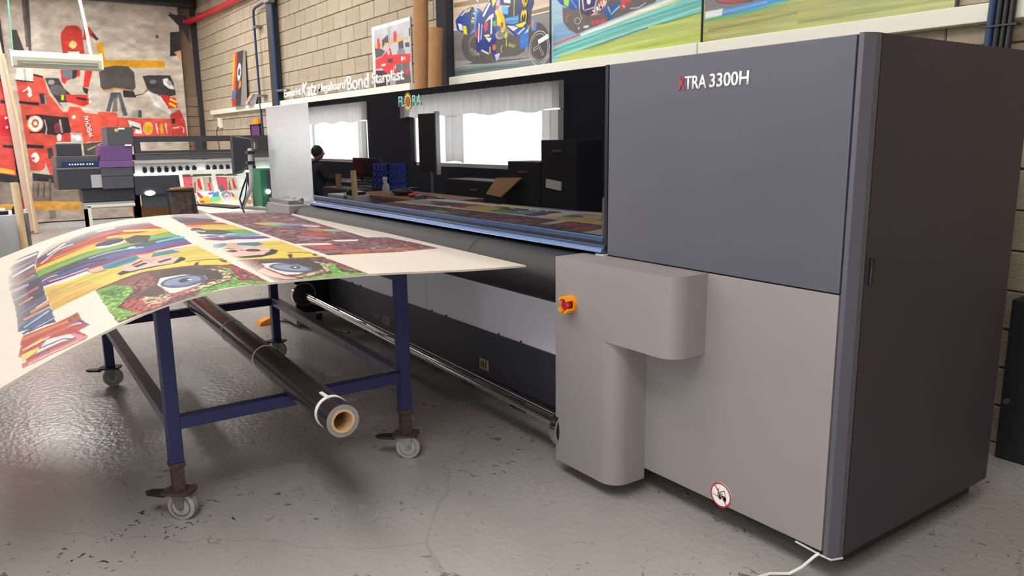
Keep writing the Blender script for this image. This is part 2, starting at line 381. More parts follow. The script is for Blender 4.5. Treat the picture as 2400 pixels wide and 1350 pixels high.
# ------------------------------------------------------------------ artwork outlines, in metres on each panel
ART_RIDER='''d9c3b0 -4.921 2.734 -3.485 2.512 -3.485 2.359 -3.771 2.359 -4.938 2.388
93805a -4.927 2.61 -4.366 2.585 -4.368 2.54 -4.924 2.571
93805a -3.771 2.389 -3.509 2.395 -3.509 2.358 -3.771 2.359
f4f4f0 -4.938 2.395 -4.831 2.383 -4.831 2.37 -4.939 2.38
f4f4f0 -3.771 2.363 -3.509 2.364 -3.509 2.356 -3.771 2.355
b4b0ae -4.932 2.121 -4.607 2.084 -3.51 2.041 -3.51 2.021 -4.608 2.05 -4.935 2.051
8b8885 -4.924 2.278 -4.601 2.25 -4.601 2.235 -4.925 2.259
84827f -4.927 2.219 -4.696 2.202 -4.696 2.192 -4.928 2.21
6f7d7b -4.935 2.051 -4.427 2.045 -3.51 2.008 -3.51 1.962 -4.94 1.952
87a9a3 -4.936 2.044 -4.517 2.048 -3.928 2.022 -3.928 2.016 -4.499 2.034 -4.936 2.034
5c6a69 -4.937 2.017 -4.341 2.015 -3.556 1.983 -4.341 1.999 -4.938 2.002
5f5c5a -4.768 2.073 -4.561 2.08 -3.85 2.05 -3.528 2.043 -3.928 2.04 -4.427 2.05
55504f -3.535 2.151 -3.536 2.104 -3.555 2.063 -3.588 2.033 -3.633 2.018 -3.683 2.02 -3.733 2.039 -3.777 2.072 -3.809 2.117 -3.825 2.166 -3.823 2.215 -3.803 2.256 -3.768 2.285 -3.722 2.298 -3.671 2.295 -3.622 2.275 -3.58 2.241 -3.55 2.198
625e5c -4.353 2.192 -4.367 2.144 -4.406 2.104 -4.466 2.077 -4.54 2.066 -4.62 2.073 -4.695 2.097 -4.757 2.135 -4.796 2.184 -4.809 2.237 -4.792 2.287 -4.748 2.327 -4.685 2.353 -4.608 2.362 -4.53 2.352 -4.458 2.327 -4.4 2.289 -4.364 2.242
7d7a77 -4.44 2.2 -4.448 2.169 -4.471 2.143 -4.505 2.125 -4.547 2.118 -4.591 2.122 -4.633 2.137 -4.667 2.161 -4.688 2.192 -4.695 2.226 -4.685 2.258 -4.661 2.284 -4.626 2.301 -4.584 2.308 -4.54 2.303 -4.499 2.287 -4.467 2.263 -4.446 2.233
625e5c -4.449 2.201 -4.456 2.173 -4.476 2.15 -4.505 2.134 -4.54 2.127 -4.578 2.13 -4.614 2.143 -4.643 2.165 -4.661 2.193 -4.667 2.223 -4.659 2.252 -4.638 2.275 -4.608 2.291 -4.572 2.297 -4.534 2.293 -4.5 2.279 -4.472 2.258 -4.454 2.23
5d5a58 -4.554 2.259 -3.81 2.223 -3.857 2.099 -3.967 2.074 -4.211 2.082 -4.427 2.064 -4.579 2.091
2c4a96 -4.9 2.461 -4.776 2.522 -4.635 2.541 -4.5 2.504 -4.448 2.469 -4.531 2.397 -4.561 2.325 -4.663 2.313 -4.785 2.341 -4.88 2.381
5d5a5c -4.636 2.504 -4.591 2.498 -4.575 2.425 -4.597 2.348 -4.662 2.323 -4.658 2.436
55b0dc -4.59 2.525 -4.505 2.493 -4.547 2.468 -4.568 2.392 -4.579 2.327 -4.672 2.314 -4.596 2.358 -4.575 2.449
f0e832 -4.691 2.525 -4.63 2.538 -4.664 2.507 -4.73 2.497
e6ecf0 -4.826 2.486 -4.71 2.532 -4.706 2.517 -4.778 2.489
e6ecf0 -4.862 2.432 -4.796 2.415 -4.774 2.359 -4.836 2.371
f0e832 -4.777 2.405 -4.721 2.389 -4.705 2.315 -4.77 2.335
263e86 -4.448 2.479 -4.341 2.555 -4.34 2.591 -4.173 2.575 -4.158 2.502 -4.276 2.456 -4.416 2.374 -4.559 2.391 -4.521 2.433
2c3f8a -4.558 2.4 -4.276 2.465 -4.221 2.314 -4.266 2.201 -4.253 2.063 -4.287 2.066 -4.337 2.144 -4.558 2.165 -4.58 2.299
22386f -4.181 2.576 -4.044 2.555 -3.732 2.509 -3.729 2.442 -3.763 2.388 -3.824 2.276 -3.964 2.214 -4.114 2.315 -4.185 2.421 -4.046 2.469 -4.175 2.487
e9e4e2 -4.157 2.563 -4.044 2.555 -4.046 2.486 -4.134 2.503
63b6e6 -4.175 2.482 -4.078 2.46 -4.08 2.403 -4.16 2.423
3b3b3c -4.044 2.555 -3.935 2.539 -3.961 2.379 -4.048 2.39
c8c2b8 -3.994 2.544 -4.005 2.385 -3.996 2.384 -3.985 2.542
4f93d2 -4.12 2.382 -3.93 2.38 -3.939 2.325 -4.001 2.319 -4.113 2.341
8fcdf0 -4.112 2.365 -3.938 2.352 -3.939 2.358 -4.113 2.371
f0e832 -3.986 2.313 -3.839 2.323 -3.831 2.312 -3.885 2.284 -3.939 2.29
dfe3ec -4.106 2.323 -4.002 2.308 -3.939 2.286 -4.01 2.268
2f5cb4 -4.003 2.267 -3.809 2.275 -3.802 2.257 -3.956 2.213
cdd4e4 -3.941 2.233 -3.848 2.27 -3.862 2.281 -3.955 2.244
3a7ad4 -3.913 2.226 -3.806 2.24 -3.811 2.125 -3.922 2.131
bfe3f5 -3.863 2.234 -3.802 2.274 -3.806 2.24
4a90d8 -3.764 2.329 -3.698 2.316 -3.706 2.237 -3.765 2.24
e6798c -3.76 2.326 -3.734 2.323 -3.739 2.258 -3.765 2.261
4a4646 -3.8 2.401 -3.763 2.396 -3.772 2.296 -3.809 2.279
5f5a58 -4.264 2.274 -4.115 2.275 -3.964 2.219 -3.966 2.109 -4.168 2.119 -4.25 2.181
97a84c -4.084 2.183 -3.973 2.158 -4.005 2.139 -4.077 2.155
c0cc50 -4.171 2.175 -4.198 2.154 -4.182 2.12 -4.171 2.12 -4.186 2.152 -4.162 2.171
c8d048 -4.121 2.258 -4.115 2.159 -4.104 2.158 -4.11 2.257
e8c224 -4.122 2.357 -4.119 2.327 -4.125 2.301 -4.139 2.282 -4.159 2.272 -4.183 2.273 -4.208 2.284 -4.232 2.305 -4.25 2.332 -4.261 2.363 -4.264 2.393 -4.258 2.42 -4.243 2.439 -4.223 2.448 -4.199 2.446 -4.174 2.435 -4.151 2.414 -4.133 2.387
f2df3c -4.195 2.386 -4.187 2.362 -4.183 2.342 -4.183 2.326 -4.187 2.318 -4.196 2.318 -4.207 2.326 -4.22 2.341 -4.232 2.362 -4.244 2.385 -4.252 2.409 -4.256 2.43 -4.256 2.445 -4.252 2.453 -4.243 2.453 -4.232 2.445 -4.219 2.43 -4.206 2.409
3c68c0 -4.184 2.305 -4.186 2.296 -4.193 2.289 -4.203 2.284 -4.216 2.282 -4.229 2.284 -4.241 2.288 -4.251 2.296 -4.257 2.304 -4.259 2.314 -4.257 2.323 -4.25 2.33 -4.24 2.335 -4.227 2.337 -4.214 2.335 -4.202 2.331 -4.192 2.323 -4.186 2.315
b4442c -4.153 2.333 -4.154 2.325 -4.157 2.319 -4.162 2.315 -4.168 2.313 -4.175 2.313 -4.18 2.317 -4.185 2.322 -4.188 2.329 -4.189 2.337 -4.188 2.345 -4.184 2.351 -4.179 2.355 -4.173 2.357 -4.167 2.357 -4.161 2.353 -4.157 2.348 -4.154 2.341
40508c -4.277 2.442 -4.244 2.416 -4.247 2.299 -4.288 2.322
74b84a -4.312 2.379 -4.261 2.382 -4.259 2.332 -4.296 2.341
b9aeac -4.144 2.252 -4.148 2.241 -4.159 2.233 -4.176 2.228 -4.196 2.226 -4.218 2.228 -4.238 2.234 -4.255 2.243 -4.265 2.254 -4.269 2.265 -4.265 2.276 -4.254 2.284 -4.237 2.289 -4.216 2.29 -4.194 2.288 -4.174 2.282 -4.158 2.273 -4.147 2.263
86807e -4.148 2.256 -4.151 2.248 -4.16 2.242 -4.173 2.238 -4.19 2.237 -4.207 2.239 -4.223 2.243 -4.236 2.25 -4.245 2.259 -4.248 2.267 -4.244 2.276 -4.235 2.282 -4.222 2.286 -4.206 2.287 -4.188 2.285 -4.172 2.28 -4.159 2.274 -4.151 2.265
b8d838 -4.092 2.242 -4.098 2.235 -4.105 2.229 -4.114 2.226 -4.123 2.225 -4.132 2.227 -4.138 2.232 -4.141 2.239 -4.142 2.246 -4.139 2.254 -4.133 2.262 -4.126 2.267 -4.117 2.271 -4.108 2.271 -4.099 2.269 -4.093 2.265 -4.09 2.258 -4.089 2.25
e4e8f2 -4.354 2.43 -4.293 2.442 -4.29 2.413 -4.425 2.388
e8e234 -4.363 2.417 -4.337 2.414 -4.407 2.391 -4.425 2.393
dc4650 -4.425 2.384 -4.377 2.385 -4.383 2.324 -4.423 2.305 -4.444 2.349
dc4650 -4.579 2.327 -4.537 2.365 -4.545 2.263 -4.585 2.29
e8e6ee -4.523 2.391 -4.538 2.239 -4.518 2.236 -4.504 2.389
c9cce0 -4.477 2.377 -4.5 2.253 -4.484 2.251 -4.461 2.374
e4e8f2 -4.331 2.409 -4.344 2.283 -4.321 2.28 -4.309 2.406
e8e234 -4.446 2.285 -4.367 2.285 -4.342 2.266 -4.411 2.262
eef0f6 -4.42 2.261 -4.321 2.25 -4.36 2.218
e8e6ee -4.436 2.432 -4.329 2.527 -4.355 2.538 -4.463 2.443
f0e832 -4.323 2.579 -4.248 2.568 -4.249 2.533 -4.301 2.491
dc6a4c -4.259 2.169 -4.261 2.16 -4.266 2.153 -4.274 2.148 -4.284 2.146 -4.294 2.147 -4.304 2.151 -4.312 2.158 -4.317 2.166 -4.318 2.175 -4.316 2.183 -4.311 2.19 -4.303 2.195 -4.293 2.197 -4.283 2.196 -4.273 2.192 -4.265 2.185 -4.26 2.177
d4d83c -4.361 2.183 -4.344 2.182 -4.346 2.122 -4.363 2.137
e0e0e4 -4.492 2.162 -4.378 2.119 -4.366 2.13 -4.479 2.173
c0c8d8 -4.286 2.112 -4.201 2.118 -4.228 2.07 -4.262 2.057
e87830 -4.217 2.475 -4.218 2.47 -4.222 2.467 -4.228 2.464 -4.234 2.464 -4.242 2.465 -4.248 2.467 -4.254 2.471 -4.257 2.476 -4.259 2.48 -4.257 2.485 -4.253 2.488 -4.248 2.49 -4.241 2.491 -4.234 2.49 -4.227 2.488 -4.222 2.484 -4.218 2.479
c9b8d8 -4.24 2.54 -4.191 2.533 -4.2 2.486 -4.258 2.494'''
ART_TRACK='''a3c6d4 -3.488 2.549 -2.879 2.451 -3.154 2.322 -3.489 2.235
86afd0 -3.485 2.253 -3.012 2.276 -3.153 2.15 -3.485 2.12
86afd0 -2.497 2.266 -2.27 2.316 -2.501 2.391 -2.382 2.305
dc6460 -3.489 2.118 -3.175 2.157 -3.168 2.143 -3.489 2.102
f2efe8 -3.182 2.153 -2.296 2.273 -2.007 2.313 -2.006 2.294 -2.268 2.253 -2.679 2.195 -3.16 2.137
d5de9c -2.808 2.185 -2.268 2.255 -2.006 2.29 -2.006 2.283 -2.24 2.243 -2.807 2.177
7cc8c0 -3.489 2.097 -3.167 2.136 -2.24 2.245 -2.005 2.275 -2 2.155 -2.434 2.119 -3.152 2.039 -3.482 2.005
559c9c -3.487 2.065 -2.805 2.152 -2.032 2.221 -2.035 2.226 -2.808 2.158 -3.491 2.072
5fa8a6 -3.48 2.036 -2.676 2.133 -2.031 2.198 -2.033 2.203 -2.679 2.138 -3.483 2.042
a0e4d8 -3.479 2.014 -2.87 2.084 -2.035 2.178 -2.039 2.186 -2.875 2.093 -3.484 2.025
97ddd2 -3.479 2.082 -2.871 2.15 -2.265 2.222 -2.269 2.229 -2.875 2.158 -3.484 2.091
6d8a52 -3.15 2.034 -2.551 2.109 -2.034 2.15 -2.037 2.158 -2.555 2.117 -3.154 2.043
b9c86c -3.482 1.969 -3.379 2.03 -3.08 2.043 -2.434 2.115 -2.035 2.152 -2.027 1.98
a0ae5e -3.063 2.036 -2.803 2.063 -2.808 2.074 -3.068 2.048
c8d27c -2.867 2.005 -2.37 2.04 -2.034 2.057 -2.039 2.073 -2.376 2.056 -2.874 2.023
a8bc50 -2.608 1.991 -2.032 2.017 -2.038 2.036 -2.615 2.013
c4d46e -2.491 2.112 -2.037 2.112 -2.04 2.124 -2.494 2.124
6d6461 -3.379 2.366 -3.191 2.327 -3.013 2.39 -2.622 2.39 -2.382 2.305 -2.438 2.265 -2.776 2.22 -3.081 2.178 -3.212 2.159 -3.302 2.199 -3.371 2.263
2b57a8 -3.489 2.46 -3.395 2.386 -3.28 2.339 -3.191 2.322 -3.199 2.435
a4e04c -3.368 2.433 -3.295 2.423 -3.31 2.361 -3.356 2.376
7fc8f0 -3.283 2.401 -3.216 2.333 -3.21 2.335 -3.277 2.403
4b4054 -3.192 2.434 -3.112 2.422 -3.111 2.311 -2.985 2.299 -3.082 2.263 -3.176 2.298
37306c -3.141 2.427 -3 2.406 -3.02 2.325 -3.126 2.313
f0d0d4 -3.131 2.307 -3.016 2.314 -2.995 2.369 -3.004 2.372 -3.023 2.319 -3.134 2.313
e6dfe6 -3.162 2.412 -3.146 2.316 -3.133 2.315 -3.149 2.411
e8eaf0 -3.062 2.362 -3.063 2.355 -3.067 2.349 -3.072 2.345 -3.079 2.343 -3.087 2.344 -3.094 2.347 -3.099 2.353 -3.103 2.36 -3.105 2.368 -3.103 2.376 -3.1 2.382 -3.094 2.386 -3.087 2.387 -3.08 2.386 -3.073 2.383 -3.067 2.377 -3.063 2.37
dc4048 -2.985 2.312 -2.965 2.357 -2.972 2.393 -2.891 2.381 -2.903 2.322 -2.923 2.286 -2.971 2.293
f0ece8 -2.95 2.316 -2.903 2.335 -2.903 2.314 -2.943 2.298
2f5a9c -2.943 2.284 -2.876 2.314 -2.837 2.33 -2.758 2.319 -2.777 2.271 -2.874 2.206 -2.895 2.248 -2.95 2.268
a9d2ea -2.889 2.301 -2.848 2.241 -2.759 2.286 -2.769 2.294 -2.849 2.251 -2.876 2.303
625c5c -2.891 2.372 -2.759 2.353 -2.771 2.312 -2.843 2.301 -2.883 2.319
d84450 -2.756 2.352 -2.664 2.339 -2.65 2.299 -2.707 2.299 -2.712 2.258 -2.744 2.266
f0f0f0 -2.661 2.257 -2.586 2.251 -2.514 2.274 -2.517 2.278 -2.588 2.256 -2.662 2.262
f0d8dc -2.741 2.289 -2.716 2.272 -2.71 2.277 -2.735 2.293
e8a0a8 -3.068 2.268 -3.019 2.281 -2.956 2.26
d8484c -3.061 2.234 -2.901 2.223 -2.901 2.199 -3.046 2.205
6d6461 -3.023 2.233 -3.016 2.203 -3.006 2.203 -3.013 2.233
6d6461 -2.968 2.226 -2.96 2.197 -2.951 2.196 -2.958 2.226
e0e0e0 -3.078 2.197 -3.079 2.194 -3.084 2.191 -3.092 2.189 -3.102 2.188 -3.113 2.188 -3.124 2.189 -3.133 2.191 -3.139 2.194 -3.142 2.197 -3.141 2.201 -3.136 2.203 -3.128 2.205 -3.118 2.206 -3.107 2.206 -3.096 2.205 -3.087 2.203 -3.081 2.2
e0e0e0 -3.183 2.194 -3.183 2.191 -3.184 2.189 -3.186 2.187 -3.189 2.186 -3.191 2.186 -3.194 2.188 -3.196 2.19 -3.197 2.193 -3.197 2.196 -3.197 2.199 -3.196 2.202 -3.194 2.204 -3.191 2.204 -3.189 2.204 -3.186 2.203 -3.184 2.2 -3.183 2.198
c8c4c4 -3.168 2.242 -3.17 2.235 -3.177 2.229 -3.186 2.225 -3.198 2.224 -3.211 2.225 -3.223 2.23 -3.233 2.236 -3.24 2.244 -3.242 2.252 -3.24 2.259 -3.234 2.265 -3.224 2.269 -3.212 2.27 -3.199 2.269 -3.187 2.264 -3.177 2.258 -3.171 2.25
6d6461 -3.176 2.243 -3.177 2.237 -3.182 2.233 -3.19 2.229 -3.2 2.229 -3.21 2.23 -3.22 2.233 -3.228 2.238 -3.233 2.244 -3.235 2.251 -3.233 2.257 -3.228 2.262 -3.22 2.265 -3.21 2.266 -3.2 2.264 -3.19 2.261 -3.183 2.256 -3.177 2.25
e06464 -3.306 2.312 -3.337 2.287 -3.337 2.254 -3.328 2.253 -3.328 2.284 -3.299 2.308
d0cccc -3.187 2.389 -3.183 2.303 -3.157 2.25 -3.151 2.25 -3.177 2.302 -3.181 2.388'''
ART_GRASS='''7d7a7c -2.025 2.338 -1.382 2.233 -1.571 2.135 -2.017 2.157
6a5a5c -1.968 2.283 -1.644 2.233 -1.668 2.16 -1.841 2.171 -1.933 2.195
c8505a -1.934 2.209 -1.669 2.171 -1.842 2.178
e8ecf0 -2.012 2.152 -1.885 2.154 -1.854 2.129 -1.899 2.117 -2.01 2.112
4f92d8 -1.885 2.145 -1.599 2.161 -1.378 2.171 -1.389 2.141 -1.694 2.119 -1.883 2.113
78b8f0 -1.882 2.127 -1.569 2.141 -1.573 2.152 -1.886 2.139
56b890 -2.01 2.112 -1.779 2.108 -1.44 2.143 -1.426 2.131 -1.764 2.095 -2.009 2.098
a8ad62 -2.009 2.098 -1.764 2.095 -1.375 2.129 -1.255 2.152 -0.561 2.186 -0.541 1.974 -2.003 1.967
8f9152 -1.985 2.033 -1.369 2.058 -1.373 2.073 -1.99 2.05
b9b878 -1.967 1.994 -1.243 2.009 -0.551 1.994 -0.554 2.01 -1.248 2.028 -1.973 2.015
b0a468 -1.924 2.051 -1.132 2.078 -1.135 2.09 -1.928 2.065
94a04e -1.365 2.004 -0.552 2.012 -0.556 2.027 -1.37 2.021
a5a86a -1.984 1.976 -1.493 1.98 -1.496 1.991 -1.986 1.988'''
ART_PIT='''c2c4c8 -6.588 2.565 -5.766 2.57 -5.781 1.974 -6.602 1.976
8e9094 -6.234 2.566 -6.249 2.335 -6.235 2.334 -6.22 2.564
58565a -6.589 2.386 -6.43 2.365 -6.347 2.333 -6.423 2.291 -6.57 2.28
6c6a70 -6.111 2.186 -5.819 2.214 -5.787 1.981 -6.13 1.978
e8ae4a -6.601 2.415 -6.2 2.408 -5.828 2.421 -5.83 2.399 -6.202 2.391 -6.596 2.39
e8ae4a -6.053 2.469 -6.013 2.467 -6.01 2.418 -6.05 2.416
d03a48 -6.521 2.472 -6.476 2.479 -6.454 2.416 -6.459 2.362 -6.516 2.373
d03a48 -6.137 2.502 -6.083 2.507 -6.059 2.47 -6.079 2.402 -6.146 2.408
45454c -6.407 2.448 -6.262 2.492 -6.256 2.408 -6.339 2.416 -6.402 2.362
4c4c50 -6.039 2.392 -5.933 2.398 -5.927 2.322 -6.032 2.321
4c4c50 -5.897 2.371 -5.807 2.368 -5.798 2.321 -5.887 2.33
4c4c50 -5.803 2.498 -5.765 2.499 -5.765 2.426 -5.803 2.424
8c8a90 -6.045 2.322 -5.914 2.315 -5.88 2.254 -6.077 2.272
dc3c44 -6.579 2.268 -6.424 2.285 -6.219 2.357 -6.185 2.282 -5.79 2.258 -5.79 2.177 -6.111 2.186 -6.23 2.093 -6.369 2.116 -6.435 2.17 -6.589 2.169
4a3840 -6.299 2.25 -6.174 2.245 -6.178 2.204 -6.288 2.213
f0c8c8 -6.291 2.334 -6.249 2.336 -6.239 2.293 -6.295 2.292
f4f0ec -5.986 2.246 -5.946 2.246 -5.949 2.208 -5.989 2.206
f0c040 -5.933 2.242 -5.895 2.238 -5.897 2.209 -5.936 2.213
3c3438 -6.583 2.156 -6.409 2.143 -6.258 2.083 -6.267 1.987 -6.602 1.982
dc3c44 -6.587 2.119 -6.529 2.109 -6.536 2.041 -6.588 2.038
dc3c44 -6.156 2.142 -6.089 2.137 -6.094 2.078 -6.161 2.089
dc3c44 -5.905 2.105 -5.826 2.134 -5.818 2.076 -5.895 2.069
9a98a0 -5.986 2.182 -5.979 2.099 -5.964 2.098 -5.97 2.181
f0e8e8 -6.446 2.207 -6.345 2.211 -6.347 2.187 -6.433 2.188'''
